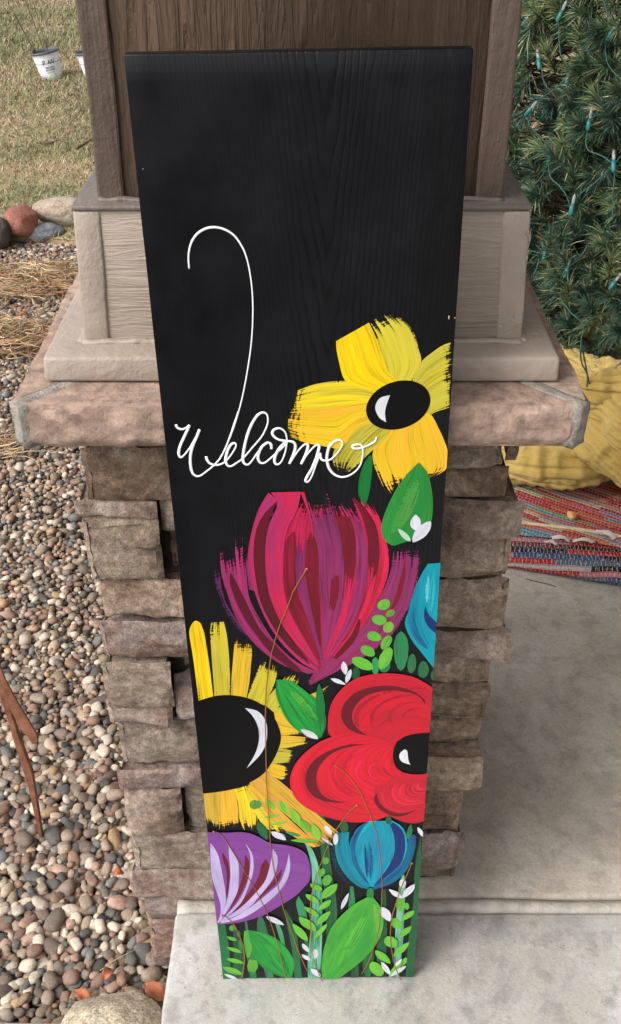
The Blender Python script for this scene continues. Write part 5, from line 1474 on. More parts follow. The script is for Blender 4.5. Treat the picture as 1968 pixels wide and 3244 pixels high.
patch(yf, 'flower_eye', 'B', Lp, Rp, BLK, BLK, nL=36, nU=14)
patch(yf, 'highlight', 'B', [(918, 776), (840, 797), (802, 850), (800, 900), (830, 960), (885, 998)], [(918, 776), (890, 850), (876, 920), (885, 998)], WHT, WHT2, (.3, 0, 0))

# ---- tulip
tu = group('painted_tulip', 'big crimson and magenta tulip in the middle of the board')
pet(tu, 'C', [(30, 600), (60, 760), (110, 880), (180, 980), (240, 1040)], [(75, 590), (90, 740), (140, 860), (220, 970), (260, 1030)], MAG2, L3(70, 36, 72), (.8, .5, .6, .35))
pet(tu, 'C', [(75, 390), (66, 500), (80, 620), (110, 740), (160, 880), (240, 1020), (340, 1130), (480, 1225), (640, 1280)], [(235, 320), (238, 500), (246, 640), (262, 790), (330, 930), (430, 1080), (560, 1200), (700, 1270)], MAG, PINK2, (.92, 0, .4, .08), nU=12)
pet(tu, 'C', [(240, 560), (250, 640), (262, 740)], [(268, 440), (300, 640), (330, 760)], MAG2, MAG, (.6, .2, .5, .3))
pet(tu, 'C', [(450, 170), (330, 300), (280, 500), (300, 760), (420, 1000), (600, 1180), (690, 1270)], [(980, 220), (1090, 340), (1140, 500), (1120, 700), (1020, 900), (880, 1080), (720, 1275)], L3(140, 18, 50), L3(180, 30, 72), (.7, 0, .4, .10), nU=18)
pet(tu, 'C', [(1180, 455), (1172, 600), (1120, 740), (1040, 880), (940, 1010), (830, 1120), (700, 1240), (640, 1330)], [(1362, 440), (1350, 620), (1300, 820), (1215, 980), (1110, 1090), (965, 1190), (820, 1265), (660, 1350)], MAG2, MAG, (.8, 0, .5, .14), nU=14, c2=PINK2)
pet(tu, 'C', [(1262, 530), (1235, 640), (1200, 780), (1160, 880)], [(1262, 530), (1258, 660), (1225, 800), (1160, 885)], CRIM2, CRIM, (0, .4, .2))
pet(tu, 'C', [(905, 150), (980, 300), (1022, 450), (1028, 650), (995, 830), (930, 980), (850, 1090), (730, 1240)], [(1050, 190), (1112, 320), (1152, 480), (1150, 640), (1092, 800), (1000, 960), (900, 1090), (750, 1255)], RED2, PINK, (.8, 0, .5, .12))
pet(tu, 'C', [(930, 150), (985, 280), (1020, 420), (1020, 560), (1012, 680)], [(1000, 210), (1070, 320), (1095, 450), (1090, 580), (1050, 720)], DKRED, CRIM, (.4, .8, .3))
pet(tu, 'C', [(960, 930), (920, 1020), (860, 1100), (790, 1190)], [(975, 930), (965, 1010), (920, 1090), (830, 1180)], CRIM, DKRED, (.4, .5, .3))
pet(tu, 'C', [(800, 60), (840, 200), (905, 300), (942, 450), (946, 620), (920, 800), (870, 950), (790, 1100), (720, 1220)], [(955, 60), (950, 200), (1000, 380), (1024, 540), (1012, 700), (962, 880), (890, 1020), (800, 1150), (735, 1235)], MAG2, PINK2, (.97, 0, .4, .20), c2=PINK2)
pet(tu, 'C', [(575, 50), (605, 200), (662, 360), (702, 480), (708, 650), (722, 850), (730, 1050), (730, 1200)], [(790, 25), (805, 150), (832, 280), (862, 420), (872, 600), (862, 800), (820, 980), (750, 1190)], L3(84, 34, 76), MAG, (.97, 0, .4, .30), nU=14, c2=PINK2)
pet(tu, 'C', [(820, 268), (850, 400), (872, 560), (866, 700), (850, 860)], [(905, 275), (938, 370), (946, 500), (935, 640), (880, 860)], CRIM2, DKRED, (.1, .8, .2))
pet(tu, 'C', [(790, 640), (780, 760), (770, 900)], [(835, 620), (835, 760), (800, 900)], CRIM2, CRIM, (.7, .7, .3, .1))
pet(tu, 'C', [(870, 600), (862, 800), (810, 980), (735, 1170)], [(930, 700), (900, 860), (850, 1000), (760, 1190)], PINK2, PINK, (.6, 0, .3, .1))
pet(tu, 'C', [(555, 430), (560, 640), (590, 800), (650, 980), (715, 1190)], [(640, 400), (625, 560), (640, 760), (690, 980), (735, 1190)], PINK2, MAG2, (.7, 0, .3, .12))
pet(tu, 'C', [(655, 370), (628, 450), (620, 600), (640, 760), (680, 960), (712, 1100)], [(660, 370), (695, 450), (706, 600), (708, 780), (716, 960), (722, 1100)], CRIM2, DKRED, (.3, .5, .3))
pet(tu, 'C', [(590, 115), (640, 250), (658, 340), (655, 400)], [(615, 115), (662, 290), (672, 380), (668, 420)], L3(200, 36, 66), PINK, (.1, .6, .3))
pet(tu, 'C', [(545, 370), (484, 450), (478, 600), (500, 780), (560, 950), (690, 1180)], [(552, 370), (560, 500), (555, 650), (580, 800), (640, 950), (715, 1180)], CRIM, CRIM2, (.1, .5, .25))
pet(tu, 'C', [(400, 118), (445, 190), (388, 330), (365, 480), (370, 650), (400, 820), (470, 960), (560, 1080), (690, 1225)], [(592, 112), (572, 220), (505, 360), (482, 500), (482, 680), (512, 850), (580, 990), (650, 1110), (715, 1225)], L3(212, 30, 72), PINK2, (.06, 0, .14), nU=12)
pet(tu, 'C', [(385, 118), (325, 220), (275, 380), (255, 560), (300, 760), (370, 930), (460, 1070), (590, 1200), (700, 1262)], [(448, 168), (372, 250), (312, 350), (290, 520), (312, 700), (372, 870), (470, 1030), (600, 1165), (705, 1240)], L3(208, 40, 90), PINK2, (.04, 0, .2), nU=12)
pet(tu, 'C', [(445, 168), (362, 250), (312, 340), (290, 480), (300, 650), (340, 830), (430, 1000), (540, 1130), (640, 1215)], [(445, 168), (402, 260), (366, 400), (362, 550), (386, 750), (440, 900), (520, 1040), (600, 1150), (650, 1215)], CRIM, L3(80, 16, 30), (0, .5, .05))
pet(tu, 'C', [(138, 630), (145, 720), (205, 870), (300, 1020), (420, 1165), (560, 1265)], [(140, 628), (205, 750), (272, 890), (335, 1000), (450, 1120), (600, 1265)], CRIM, L3(80, 14, 34), (0, .3, .1))
pet(tu, 'C', [(780, 1170), (720, 1235), (640, 1345)], [(850, 1190), (790, 1260), (650, 1350)], PINK2, MAG, (.2, .5, .2))

# ---- leaves by the yellow flower
patch(board, 'painted_leaf', 'B', [(748, 1265), (700, 1340), (665, 1460), (658, 1570), (682, 1640), (706, 1674)], [(770, 1268), (774, 1340), (765, 1450), (750, 1560), (730, 1640), (706, 1674)], L3(10, 122, 52), L3(14, 104, 46))
patch(board, 'painted_leaf', 'C', [(1345, -72), (1265, 10), (1190, 120), (1130, 250), (1108, 345), (1125, 420), (1175, 458)], [(1350, -72), (1405, 0), (1432, 120), (1436, 230), (1420, 320), (1350, 400), (1195, 458)], L3(52, 148, 56), L3(24, 122, 52), (.1, .35, .05), nU=14)
patch(board, 'painted_leaf', 'C', [(1330, 30), (1255, 130), (1200, 260), (1160, 400)], [(1385, 30), (1340, 180), (1290, 290), (1200, 400)], L3(110, 172, 70), L3(50, 140, 60), (.6, .6, .6, .3))
leaf(board, 'white_dab', 'C', (1328, 260), (1325, 362), 34, WHT, WHT2); leaf(board, 'white_dab', 'C', (1424, 302), (1308, 438), 40, WHT, WHT2); leaf(board, 'white_dab', 'C', (1215, 350), (1294, 432), 19, WHT, L3(150, 190, 160))

# ---- blue flower at the right edge
bf = group('painted_blue_flower', 'turquoise flower cut off by the right edge of the board')
pet(bf, 'C', [(1405, 575), (1360, 650), (1312, 760), (1280, 880), (1258, 960), (1300, 1060), (1370, 1150), (1440, 1240)], [(1500, 568), (1500, 700), (1500, 850), (1490, 1000), (1480, 1120), (1450, 1245)], CYAN, CYAN2, (.1, .3, .2), nU=16)
pet(bf, 'C', [(1345, 690), (1298, 800), (1275, 920), (1292, 1000), (1340, 1080), (1400, 1122)], [(1345, 690), (1352, 820), (1350, 920), (1378, 1020), (1412, 1085), (1410, 1122)], NAVY, CYAN2, (0, .4, .15))
pet(bf, 'C', [(1388, 845), (1380, 910), (1402, 970), (1470, 1035)], [(1388, 845), (1412, 900), (1450, 940), (1475, 965)], NAVY, NAVY2, (.1, 0, .1))
leaf(bf, 'highlight', 'C', (1411, 645), (1398, 830), 17, L3(170, 214, 226), CYAN, (.5, .6, .5, .2)); leaf(bf, 'petal', 'C', (1445, 600), (1425, 900), 16, L3(60, 176, 196), CYAN, (.5, .6, .5, .2))

# ---- sprig between tulip and red flower
for a in [(1108, 600, 70, 188, 0, MGR, L3(36, 120, 72)), (1210, 718, 42, 95, 4, L3(48, 120, 78), TGR), (1318, 775, 53, 82, 0, L3(44, 116, 72), TGR), (683, 812, 38, 68, 0, TGR, L3(24, 76, 40)), (955, 745, 52, 62, 10, MGR, TGR), (865, 745, 36, 88, 0, L3(44, 150, 84), MGR), (1412, 835, 22, 46, 0, TGR, TGR),
          (960, 670, 58, 116, 22, LGR, LGR2), (745, 718, 62, 112, -62, LGR, L3(90, 180, 50)), (795, 600, 54, 74, -50, LGR, LGR2), (968, 520, 46, 76, 28, LGR2, LGR), (855, 462, 54, 70, -65, LGR, LGR2), (990, 374, 50, 56, 20, LGR, L3(130, 160, 60)), (902, 305, 58, 70, -70, LGR, LGR2), (1005, 242, 38, 48, 50, LGR2, L3(140, 120, 40)), (947, 158, 58, 62, 40, LGR, LGR2)]:
    ell(board, 'painted_leaf', 'E', a[0], a[1], a[2], a[3], a[5], a[6], a[4], (.25, .25, .2))
leaf(board, 'white_dab', 'E', (562, 695), (583, 822), 30, L3(226, 210, 222), WHT2); leaf(board, 'white_dab', 'E', (634, 768), (586, 902), 25, WHT, WHT2); leaf(board, 'white_dab', 'E', (443, 856), (584, 914), 25, WHT, WHT2)

# ---- red flower
rf = group('painted_red_flower', 'red poppy with a black half eye at the right edge')
pet(rf, 'E', [(640, 1430), (440, 1400), (418, 1240), (455, 1080), (560, 940), (700, 850), (880, 812), (1060, 812), (1240, 848), (1420, 950)], [(1050, 1500), (1060, 1470), (1080, 1445), (1130, 1420), (1180, 1400), (1230, 1390), (1280, 1380), (1330, 1375), (1390, 1372)], RED, RED2, (0, 0, .08), nL=44, nU=24)
pet(rf, 'E', [(820, 1415), (640, 1352), (560, 1270), (541, 1180), (580, 1080), (680, 990), (820, 940), (1000, 925), (1180, 960), (1290, 1020), (1336, 1062), (1335, 1108)], [(820, 1415), (720, 1350), (655, 1270), (645, 1190), (680, 1110), (760, 1030), (860, 990), (1000, 970), (1150, 985), (1250, 1012), (1310, 1060), (1335, 1108)], CRIM, DKRED, (.4, 0, .05), nL=40)
pet(rf, 'E', [(1040, 1480), (860, 1412), (600, 1378), (400, 1428), (250, 1515), (120, 1645), (62, 1780), (66, 1900), (130, 2015), (280, 2120), (450, 2182), (650, 2218), (850, 2205), (1000, 2150)], [(1045, 1500), (1036, 1530), (1032, 1560), (1030, 1590), (1034, 1620), (1040, 1650), (1052, 1680), (1070, 1705), (1090, 1722), (1110, 1735), (1120, 1745), (1135, 1760), (1145, 1780), (1150, 1810)], RED, L3(206, 26, 48), (0, .25, .10), nL=54, nU=26, c2=L3(206, 26, 46))
pet(rf, 'E', [(770, 1480), (620, 1480), (450, 1530), (320, 1600), (230, 1700), (200, 1810), (230, 1920), (330, 2000), (480, 2032), (650, 2020)], [(770, 1480), (600, 1510), (480, 1552), (390, 1620), (320, 1720), (305, 1820), (340, 1930), (430, 1998), (560, 2022), (650, 2020)], CRIM, DKRED, (.5, .6, .05), nL=36)
pet(rf, 'E', [(850, 1900), (865, 2030), (950, 2120), (1080, 2195), (1220, 2228), (1345, 2200)], [(1130, 1745), (1170, 1755), (1210, 1762), (1260, 1765), (1320, 1762), (1362, 1750)], RED, RED2, (0, 0, .06), nL=34, nU=20)
pet(rf, 'E', [(960, 1850), (918, 1950), (950, 2050), (1040, 2105), (1160, 2115), (1345, 2070)], [(1350, 1830), (1300, 1845), (1290, 1860), (1290, 1880), (1310, 1890), (1350, 1890)], L3(176, 26, 46), L3(206, 34, 56), (.7, .6, .4, .18), nL=34, nU=18)
pet(rf, 'E', [(880, 1938), (852, 1990), (870, 2050), (930, 2112), (1040, 2160), (1160, 2147), (1255, 2092)], [(880, 1938), (892, 2000), (930, 2060), (1000, 2108), (1080, 2130), (1170, 2125), (1255, 2092)], CRIM, DKRED, (.05, .35, .05))
# softer inner arcs of darker red
for k, (cx, cy, r0) in enumerate([(1290, 1230, 120), (1290, 1230, 230), (1250, 1235, 340), (1210, 1240, 440)]):
    P0 = [(cx + r0 * 1.15 * math.cos(q), cy - r0 * .62 * math.sin(q)) for q in np.linspace(1.2, 3.6, 12)]; P1 = [(cx + (r0 + 46) * 1.15 * math.cos(q), cy - (r0 + 46) * .62 * math.sin(q)) for q in np.linspace(1.2, 3.6, 12)]
    if k < 4: pet(rf, 'E', P0, P1, L3(186, 30, 46), L3(150, 22, 40), (.9, .9, .8, .36), nU=8)
for k, r0 in enumerate([150, 250, 350, 450]):
    cx, cy = 1010, 1730
    P0 = [(cx + r0 * 1.2 * math.cos(q), cy - r0 * .62 * math.sin(q)) for q in np.linspace(2.1, 4.3, 12)]; P1 = [(cx + (r0 + 44) * 1.2 * math.cos(q), cy - (r0 + 44) * .62 * math.sin(q)) for q in np.linspace(2.1, 4.3, 12)]
    pet(rf, 'E', P0, P1, L3(188, 28, 52), L3(220, 34, 70), (.9, .9, .8, .4), nU=8)
patch(rf, 'flower_eye', 'E', [(1032, 1590), (1040, 1510), (1090, 1440), (1170, 1395), (1280, 1375), (1400, 1368)], [(1034, 1610), (1050, 1660), (1100, 1710), (1170, 1740), (1250, 1752), (1375, 1752)], BLK, BLK, nL=26, nU=12)
patch(rf, 'highlight', 'E', [(1140, 1525), (1100, 1560), (1091, 1602), (1120, 1645), (1197, 1672)], [(1142, 1525), (1166, 1542), (1173, 1600), (1182, 1640), (1197, 1672)], WHT, WHT2)

# ---- green leaf pair by the sunflower
patch(board, 'painted_leaf', 'D', [(852, 578), (846, 700), (888, 830), (960, 960), (1080, 1060), (1245, 1102)], [(870, 573), (985, 590), (1120, 682), (1232, 785), (1292, 880), (1300, 1000), (1260, 1102)], L3(12, 128, 50), L3(34, 150, 58), (0, .1, .03), nU=14)
patch(board, 'painted_leaf', 'D', [(930, 640), (1000, 760), (1100, 880), (1210, 970)], [(960, 640), (1080, 720), (1180, 830), (1250, 950)], L3(110, 190, 60), L3(30, 140, 54), (.7, .7, .7, .42))
leaf(board, 'painted_leaf', 'D', (1238, 606), (1262, 985), 42, L3(14, 124, 54), L3(20, 104, 48))
leaf(board, 'white_dab', 'D', (1072, 1026), (1232, 1114), 36, WHT, L3(170, 200, 190))

# ---- sprig over the sunflower's lower petals
for a, b, w in [((750, 1660), (838, 1765), 34), ((880, 1680), (952, 1805), 40), ((985, 1750), (1058, 1895), 44), ((1068, 1850), (1155, 1965), 40), ((1180, 1885), (1238, 2045), 44), ((738, 1836), (885, 1815), 20), ((790, 1905), (955, 1875), 22), ((980, 2035), (1235, 2050), 24)]:
    leaf(board, 'painted_leaf', 'D', a, b, w, L3(104, 186, 54), L3(136, 186, 58), (.25, .3, .2))
ell(board, 'painted_leaf', 'D', 660, 1720, 55, 50, L3(70, 160, 70), L3(90, 120, 50), 40, (.5, .5, .5, .3))
leaf(board, 'painted_leaf', 'D', (690, 1868), (752, 2034), 40, L3(16, 104, 50), TGR)
leaf(board, 'white_dab', 'D', (806, 1968), (936, 2030), 38, WHT, WHT2)
leaf(board, 'painted_leaf', 'F', (1070, 292), (1262, 350), 26, L3(60, 158, 90), MGR); leaf(board, 'painted_leaf', 'F', (1135, 395), (1470, 425), 28, L3(84, 176, 74), L3(100, 180, 60))

# ---- purple flower
pf = group('painted_purple_flower', 'purple bell flower with white and dark red streaks at the left edge')
pet(pf, 'F', [(60, 292), (300, 300), (540, 295), (700, 340), (870, 430), (1050, 455), (1200, 490), (1320, 560), (1376, 680), (1392, 820)], [(150, 1468), (350, 1465), (520, 1440), (750, 1372), (900, 1295), (1050, 1205), (1200, 1105), (1300, 1005), (1370, 925), (1392, 835)], PUR, PUR2, (0, 0, .05), nL=44, nU=26)
for Lp, Rp in [([(262, 552), (268, 640), (310, 760), (320, 900), (310, 1080), (300, 1180)], [(266, 552), (325, 650), (360, 800), (356, 950), (332, 1120), (302, 1180)]),
               ([(555, 575), (543, 740), (500, 930), (430, 1100), (340, 1310)], [(558, 575), (606, 680), (596, 860), (540, 1000), (450, 1160), (345, 1312)]),
               ([(820, 632), (760, 720), (728, 850), (640, 1010), (520, 1160), (380, 1332)], [(822, 632), (866, 740), (842, 880), (760, 1020), (620, 1160), (385, 1337)]),
               ([(1020, 762), (960, 850), (900, 930), (760, 1080), (620, 1200)], [(1024, 764), (1002, 880), (930, 970), (830, 1060), (645, 1212)])]:
    pet(pf, 'F', Lp, Rp, L3(118, 16, 36), L3(96, 16, 40), (.02, .7, .25))
for Lp, Rp in [([(110, 432), (110, 600), (130, 860), (192, 1060), (235, 1200), (240, 1330), (198, 1450)], [(114, 432), (200, 560), (242, 720), (277, 900), (307, 1080), (302, 1230), (215, 1452)]),
               ([(330, 430), (350, 620), (365, 800), (355, 960), (330, 1130), (290, 1270), (212, 1442)], [(336, 430), (422, 590), (470, 700), (476, 880), (460, 1040), (390, 1190), (232, 1442)]),
               ([(553, 422), (612, 560), (622, 700), (600, 850), (560, 1000), (450, 1200), (240, 1432)], [(553, 422), (642, 560), (662, 680), (652, 820), (592, 1000), (490, 1210), (252, 1437)]),
               ([(905, 505), (890, 620), (862, 760), (800, 930), (640, 1120), (480, 1270), (240, 1432)], [(915, 505), (967, 600), (962, 740), (900, 900), (762, 1080), (562, 1290), (252, 1442)]),
               ([(1112, 560), (1082, 720), (1000, 930), (862, 1060), (650, 1230), (430, 1370), (240, 1442)], [(1114, 560), (1132, 720), (1092, 900), (982, 1060), (782, 1230), (522, 1392), (252, 1457)])]:
    pet(pf, 'F', Lp, Rp, L3(206, 196, 226), L3(178, 158, 206), (.55, 0, .12, .02))

# ---- lower blue tulip
bt = group('painted_blue_tulip', 'small blue tulip on a green stem low on the board')
pet(bt, 'G', [(340, 400), (345, 600), (400, 760), (500, 880), (600, 980)], [(400, 420), (415, 560), (460, 720), (560, 860), (700, 980)], L3(30, 60, 84), L3(20, 36, 50), (.7, .7, .6, .5))
pet(bt, 'G', [(400, 308), (398, 500), (440, 680), (540, 840), (680, 965), (805, 1005)], [(578, 290), (572, 400), (600, 560), (680, 760), (800, 920), (845, 965)], TEAL, CYAN2, (.2, 0, .15))
pet(bt, 'G', [(830, 148), (700, 218), (610, 350), (585, 480), (620, 680), (700, 830), (835, 965)], [(1112, 143), (1235, 220), (1292, 360), (1292, 560), (1205, 750), (1050, 885), (870, 972)], CYAN2, CYAN, (.1, 0, .12), nU=16)
pet(bt, 'G', [(1375, 312), (1310, 380), (1290, 520), (1220, 680), (1080, 820), (870, 972)], [(1412, 335), (1392, 500), (1335, 680), (1235, 830), (1085, 935), (880, 1005)], TEAL, NAVY, (.3, 0, .3, .05))
pet(bt, 'G', [(820, 152), (680, 230), (610, 360), (595, 520), (630, 700), (740, 870), (840, 962)], [(825, 152), (740, 250), (670, 400), (660, 540), (700, 700), (780, 850), (842, 962)], NAVY, CYAN2, (.1, .1, .1))
pet(bt, 'G', [(1080, 188), (1132, 330), (1142, 480), (1112, 620), (1030, 760), (880, 955)], [(1130, 165), (1235, 260), (1272, 400), (1262, 560), (1182, 720), (892, 962)], NAVY, NAVY2, (.2, .2, .25))
pet(bt, 'G', [(900, 165), (760, 270), (690, 400), (662, 540), (700, 700), (770, 830), (845, 958)], [(1032, 170), (1105, 300), (1134, 440), (1112, 580), (1040, 720), (940, 870), (857, 962)], CYAN, L3(20, 124, 160), (.3, 0, .15), nU=12)
leaf(bt, 'petal', 'G', (822, 385), (842, 905), 42, NAVY, CYAN2, (.5, .5, .5, .1)); leaf(bt, 'petal', 'G', (770, 420), (800, 860), 18, NAVY2, NAVY, (.5, .5, .4, .1))
patch(board, 'painted_stem', 'G', [(830, 980), (800, 1010), (792, 1080), (810, 1180)], [(855, 980), (880, 1010), (880, 1080), (870, 1180)], L3(40, 136, 70), DGR)
patch(board, 'painted_leaf', 'G', [(800, 1095), (640, 1185), (470, 1330), (345, 1490), (268, 1700), (236, 1890), (232, 2040), (255, 2140)], [(880, 1105), (960, 1210), (1002, 1350), (992, 1500), (925, 1660), (830, 1790), (680, 1935), (400, 2140)], L3(86, 182, 50), L3(44, 138, 52), (0, .1, .06), nL=36, nU=18)
patch(board, 'painted_leaf', 'G', [(790, 1200), (620, 1450), (500, 1650), (460, 1800)], [(850, 1250), (800, 1450), (690, 1650), (560, 1850)], L3(52, 146, 54), L3(84, 180, 56), (.9, .9, .9, .30))
leaf(board, 'painted_leaf', 'G', (875, 1130), (960, 1640), 42, L3(120, 196, 70), L3(70, 150, 50), (.6, .7, .5, .15))
patch(board, 'painted_leaf', 'F', [(590, 1562), (592, 1700), (650, 1860), (760, 2020), (900, 2110), (1060, 2170), (1120, 2175)], [(605, 1560), (800, 1600), (970, 1680), (1090, 1800), (1162, 1920), (1182, 2030), (1150, 2170)], L3(14, 126, 50), L3(38, 150, 56), (0, .05, .05), nL=34, nU=16)
patch(board, 'painted_leaf', 'F', [(620, 1590), (800, 1800), (960, 1960), (1090, 2100)], [(640, 1585), (880, 1750), (1030, 1900), (1120, 2090)], L3(60, 170, 60), L3(16, 128, 50), (.6, .7, .7, .40))
patch(board, 'painted_leaf', 'F', [(540, 1570), (535, 1700), (550, 1820), (575, 1910)], [(590, 1562), (618, 1700), (640, 1800), (610, 1910)], L3(92, 178, 58), L3(60, 150, 60), (.1, .4, .2))
patch(board, 'painted_leaf', 'F', [(612, 1930), (580, 2020), (600, 2110)], [(715, 1950), (715, 2040), (650, 2120)], L3(104, 176, 52), L3(70, 140, 50), (.4, .6, .4, .15))
for a, b, w, cc in [((318, 1642), (445, 1695), 34, 1), ((318, 1780), (517, 1850), 38, 0), ((316, 1925), (540, 1985), 42, 0), ((262, 2030), (515, 2130), 58, 0), ((1330, 1085), (1500, 1205), 48, 0), ((1308, 1245), (1500, 1372), 44, 0), ((1243, 1378), (1462, 1560), 68, 0), ((1163, 1458), (1352, 1685), 56, 0), ((1390, 950), (1500, 1040), 36, 0)]:
    leaf(board, 'painted_leaf', 'F', a, b, w, LGR if cc == 0 else LGR2, L3(90, 176, 52), (.1, .1, .1))
ell(board, 'painted_leaf', 'F', 390, 1535, 44, 40, L3(60, 130, 50), LGR2, 0, (.3, .3, .3)); ell(board, 'painted_leaf', 'F', 470, 1605, 26, 42, L3(80, 130, 50), TGR, 0, (.3, .3, .3, .2)); leaf(board, 'painted_leaf', 'F', (480, 1680), (505, 1850), 26, L3(60, 130, 60), TGR, (.3, .3, .3, .1))
leaf(board, 'painted_leaf', 'F', (710, 160), (840, 392), 56, L3(18, 106, 52), TGR)
for a, b, w in [((98, 925), (240, 1010), 42), ((235, 1115), (425, 925), 68), ((198, 1255), (350, 1125), 50), ((172, 1440), (342, 1265), 48), ((128, 1620), (300, 1425), 36), ((1228, 1402), (1385, 1275), 48), ((1195, 1612), (1350, 1468), 50), ((1125, 1850), (1325, 1668), 52), ((902, 1755), (1088, 1925), 58), ((1212, 1985), (1290, 1858), 36), ((1065, 2095), (1230, 1885), 38)]:
    leaf(board, 'painted_leaf', 'G', a, b, w, LGR, L3(96, 176, 56), (.12, .1, .1))
for a in [(282, 652, 46, 46, 0, L3(90, 150, 50)), (232, 800, 42, 56, 20, L3(90, 160, 54)), (300, 882, 56, 74, 18, LGR2), (1296, 1222, 28, 44, 0, LGR2), (1216, 1200, 60, 86, 0, LGR), (1162, 1436, 66, 74, -25, LGR), (1094, 1652, 80, 82, -30, LGR), (914, 1988, 78, 106, -30, L3(126, 206, 56))]:
    ell(board, 'painted_leaf', 'G', a[0], a[1], a[2], a[3], a[5], LGR2, a[4], (.1, .1, .12))
ell(board, 'painted_leaf', 'G', 513, 218, 54, 76, TGR, L3(44, 84, 50)); ell(board, 'painted_leaf', 'G', 1066, 130, 37, 58, TGR, L3(40, 84, 56)); leaf(board, 'painted_leaf', 'G', (1345, 182), (1308, 378), 36, L3(90, 170, 120), TGR)
for a, b, w in [((272, 212), (358, 332), 36), ((228, 348), (374, 452), 20), ((570, 1040), (476, 1245), 28), ((1070, 995), (1238, 1110), 40), ((1238, 1105), (1392, 932), 48), ((982, 1215), (1082, 1398), 62), ((-8, 1685), (74, 1795), 32), ((-15, 1820), (92, 1900), 32), ((105, 1985), (225, 2095), 42), ((978, 1898), (1082, 2060), 36), ((1085, 2085), (1285, 1948), 36), ((1140, 1960), (1232, 1860), 26), ((1428, 222), (1500, 345), 28)]:
    leaf(board, 'white_dab', 'G', a, b, w, WHT, WHT2, (0, .15, .05))
ell(board, 'white_dab', 'G', 408, 372, 34, 74, WHT, WHT2, 4); ell(board, 'white_dab', 'G', 1240, 925, 42, 56, WHT, WHT2); ell(board, 'white_dab', 'G', 150, 1818, 36, 64, WHT, WHT2, 5)
leaf(board, 'white_dab', 'F', (285, 2122), (458, 2190), 28, WHT, WHT2); leaf(board, 'white_dab', 'F', (822, 1365), (1052, 1480), 46, WHT, WHT2); leaf(board, 'white_dab', 'F', (890, 285), (1078, 395), 52, WHT, WHT2); 

# ---- gold stamens drawn over the flowers
def gold(segs, r=0.00125, knob=True):
    r *= 0.56
    P = np.vstack([cv(z, p) for z, p in segs]); P = smooth_poly(P, max(24, len(P) * 6))
    P = P + np.random.default_rng(5).normal(0, 0.00015, P.shape)
    lv = level(P)
    Q = np.stack([P[:, 0], np.full(len(P), -0.0003 - STEP * lv), P[:, 1]], 1)
    V, F = tube_arr(Q, r, 6, 0.45, up=(0, 1, 0))
    o = mesh_np('gold_stem', V, F, M['gold'], board, smooth=True)
    if knob:
        V0, F0 = ICO[2]
        mesh_np('gold_knob', V0 * np.array([.0017, .0014, .0017]) + Q[0] + np.array([0, -.0012, 0]), F0, M['gold'], o, smooth=True)
gold([('C', [(632, 598), (600, 650), (545, 745), (510, 840), (470, 930), (430, 1050), (405, 1150)]), ('D', [(776, 520), (760, 650), (752, 900), (756, 1200), (762, 1500), (785, 1850)]), ('F', [(868, 300), (885, 500), (930, 800), (1000, 1080), (1060, 1320), (1150, 1570), (1250, 1850), (1350, 2070)])])
gold([('E', [(480, 1675), (560, 1725), (650, 1820), (720, 1920), (770, 2030), (820, 2150), (860, 2280)]), ('G', [(920, 300), (955, 550), (980, 800), (985, 1000), (970, 1250), (930, 1550), (860, 1780), (800, 1930), (730, 2050)])], 0.0011, False)
gold([('E', [(690, 2045), (600, 2130), (530, 2230)]), ('G', [(480, 150), (370, 330), (290, 500), (200, 730), (130, 940), (95, 1200), (95, 1500), (120, 1800), (180, 2000), (240, 2130)])], 0.0011)
gold([('G', [(1357, 660), (1300, 800), (1240, 930), (1170, 1130), (1110, 1340), (1088, 1550), (1110, 1780), (1150, 1960), (1220, 2120)])], 0.0013)
gold([('F', [(155, 275), (260, 330), (400, 540), (520, 740), (640, 940), (740, 1130), (830, 1320), (900, 1500), (960, 1700), (1010, 1900), (1060, 2130)])], 0.0011)
gold([('F', [(265, 1345), (350, 1400), (430, 1500), (490, 1630), (535, 1780), (545, 1950), (510, 2170)])], 0.0014)

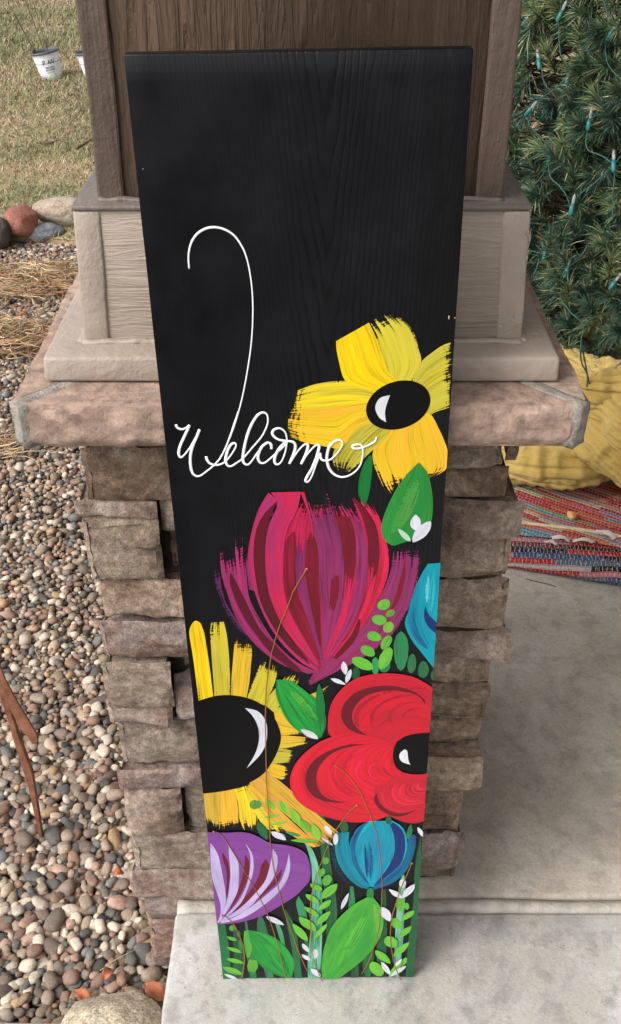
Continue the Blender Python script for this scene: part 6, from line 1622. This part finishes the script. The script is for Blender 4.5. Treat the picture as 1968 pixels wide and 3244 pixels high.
# ---- white script lettering, piped paint
lt = group('lettering', 'white script word Welcome with a long looping flourish')
WORD = [
 [('A', [(38, 180), (48, 200), (75, 212), (103, 204), (130, 183)]), ],
 [('A', [(130, 183), (112, 225), (86, 280), (65, 330), (57, 375), (70, 402), (95, 385), (130, 340), (162, 285), (185, 240), (198, 212)])],
 [('A', [(198, 214), (180, 260), (158, 310), (142, 360), (136, 410), (138, 460), (150, 505), (175, 528), (205, 525), (240, 500), (290, 460), (335, 410), (370, 345), (400, 270), (430, 180), (460, 90)]),
  ('T', [(1105, 880), (1140, 780), (1170, 665), (1195, 530), (1212, 400), (1218, 260), (1213, 150), (1200, 60)]), ('S', [(1185, 1232), (1165, 1185), (1130, 1135), (1085, 1105), (1035, 1093), (990, 1100), (950, 1125), (925, 1160), (912, 1200), (908, 1240)]), ('T', [(911, 60)])],
 [('A', [(243, 396), (250, 420), (268, 442), (300, 453), (335, 450), (370, 432), (400, 400), (430, 355), (445, 322), (435, 304), (412, 315), (390, 350), (377, 395), (375, 430), (390, 458), (415, 460), (450, 438), (495, 405), (560, 330), (615, 265), (645, 210), (660, 160), (655, 115), (630, 98), (595, 112), (560, 160), (530, 225), (508, 300), (495, 370), (492, 420), (505, 446), (527, 450), (552, 425), (590, 370), (625, 325), (655, 302), (680, 312), (685, 345)])],
 [('A', [(655, 302), (622, 328), (600, 370), (594, 410), (610, 438), (640, 437), (675, 410), (720, 370), (765, 330), (787, 295), (785, 255), (770, 222), (740, 205), (705, 212), (690, 238), (707, 265), (742, 284), (790, 291), (830, 297), (846, 322), (838, 370), (806, 445)])],
 [('A', [(788, 292), (750, 325), (720, 370), (705, 415), (713, 446), (736, 445), (757, 420), (776, 370), (786, 320), (790, 292)])],
 [('A', [(808, 445), (835, 400), (870, 350), (905, 316), (928, 312), (930, 335), (915, 385), (885, 446)])],
 [('A', [(885, 446), (915, 395), (955, 345), (990, 315), (1006, 322), (1003, 350), (985, 410), (955, 480), (925, 530), (915, 560), (935, 562), (960, 520), (985, 450), (1005, 400), (1013, 372), (1018, 405), (1035, 420), (1060, 420), (1090, 410), (1130, 370), (1160, 325), (1163, 295), (1140, 283), (1105, 295), (1075, 330), (1062, 375), (1060, 420), (1073, 470), (1103, 510), (1150, 532), (1200, 526), (1250, 496), (1285, 450), (1300, 395), (1302, 350), (1296, 322), (1275, 312), (1240, 318), (1233, 333), (1262, 341), (1320, 326), (1370, 302), (1388, 285), (1395, 262)])],
]
for k, segs in enumerate(WORD):
    P = np.vstack([cv(z, p) for z, p in segs]); n = max(24, len(P) * 8)
    P = smooth_poly(P, n)
    lv = level(P)
    dz = np.diff(P[:, 1], append=P[-1, 1]); press = np.clip(0.5 - dz / (np.abs(dz).max() + 1e-9) * 0.5, 0, 1)
    press = np.convolve(np.pad(press, 4, mode='edge'), np.ones(9) / 9, mode='valid')
    w = 0.00082 + 0.00068 * press
    if k == 2:
        s = np.linspace(0, 1, n); w = np.where(s > 0.30, 0.00068 + 0.0006 * np.clip((s - .78) / .15, 0, 1) * np.clip((1.0 - s) / .1, 0.25, 1), w)
    lv = max(lv, 2)
    Q = np.stack([P[:, 0], np.full(n, -0.0004 - STEP * lv), P[:, 1]], 1)
    V, F = tube_arr(Q, w, 10, 0.42, up=(0, 1, 0)); mesh_np('letter_stroke', V, F, M['gwhite'], lt, smooth=True)
print('paint levels', max(l for _, l in LAYERS), 'patches', len(LAYERS))
# two chips of bare wood and a speck on the black paint
for (x, y, w, h) in ((1422, 1005, 1.6, 8), (1441, 1007, 1.6, 3), (453, 535, 1.8, 1.8), (1140, 38 + 2400, 0.5, 0.5)):
    A = pb(x - w, y - h); B = pb(x + w, y + h)
    if y > 2000: continue
    V0 = [(A[0], -0.0003, (A[1] + B[1]) / 2), ((A[0] + B[0]) / 2, -0.0003, A[1]), (B[0], -0.0003, (A[1] + B[1]) / 2 + .0005), ((A[0] + B[0]) / 2 + .0003, -0.0003, B[1])]
    mesh_np('paint_chip', V0, [(0, 1, 2, 3)], M['cream'], board)

# ---- repeats share a group
for o in list(bpy.data.objects):
    if o.parent is not None or 'label' not in o: continue
    k = o.name.split('.')[0]
    g = {'edging_rock': 'rocks edging the lawn', 'nursery_pot': 'nursery pots on the lawn', 'straw': 'straw heaps on the gravel', 'straw_stalk': 'loose straw stalks on the gravel',
         'dry_stalk': 'dry grass stems on the pebbles', 'dry_leaf': 'dry leaves on the gravel', 'dead_leaf': 'dead leaves on the lawn', 'stick': 'sticks on the lawn'}.get(k)
    if g: o['group'] = g
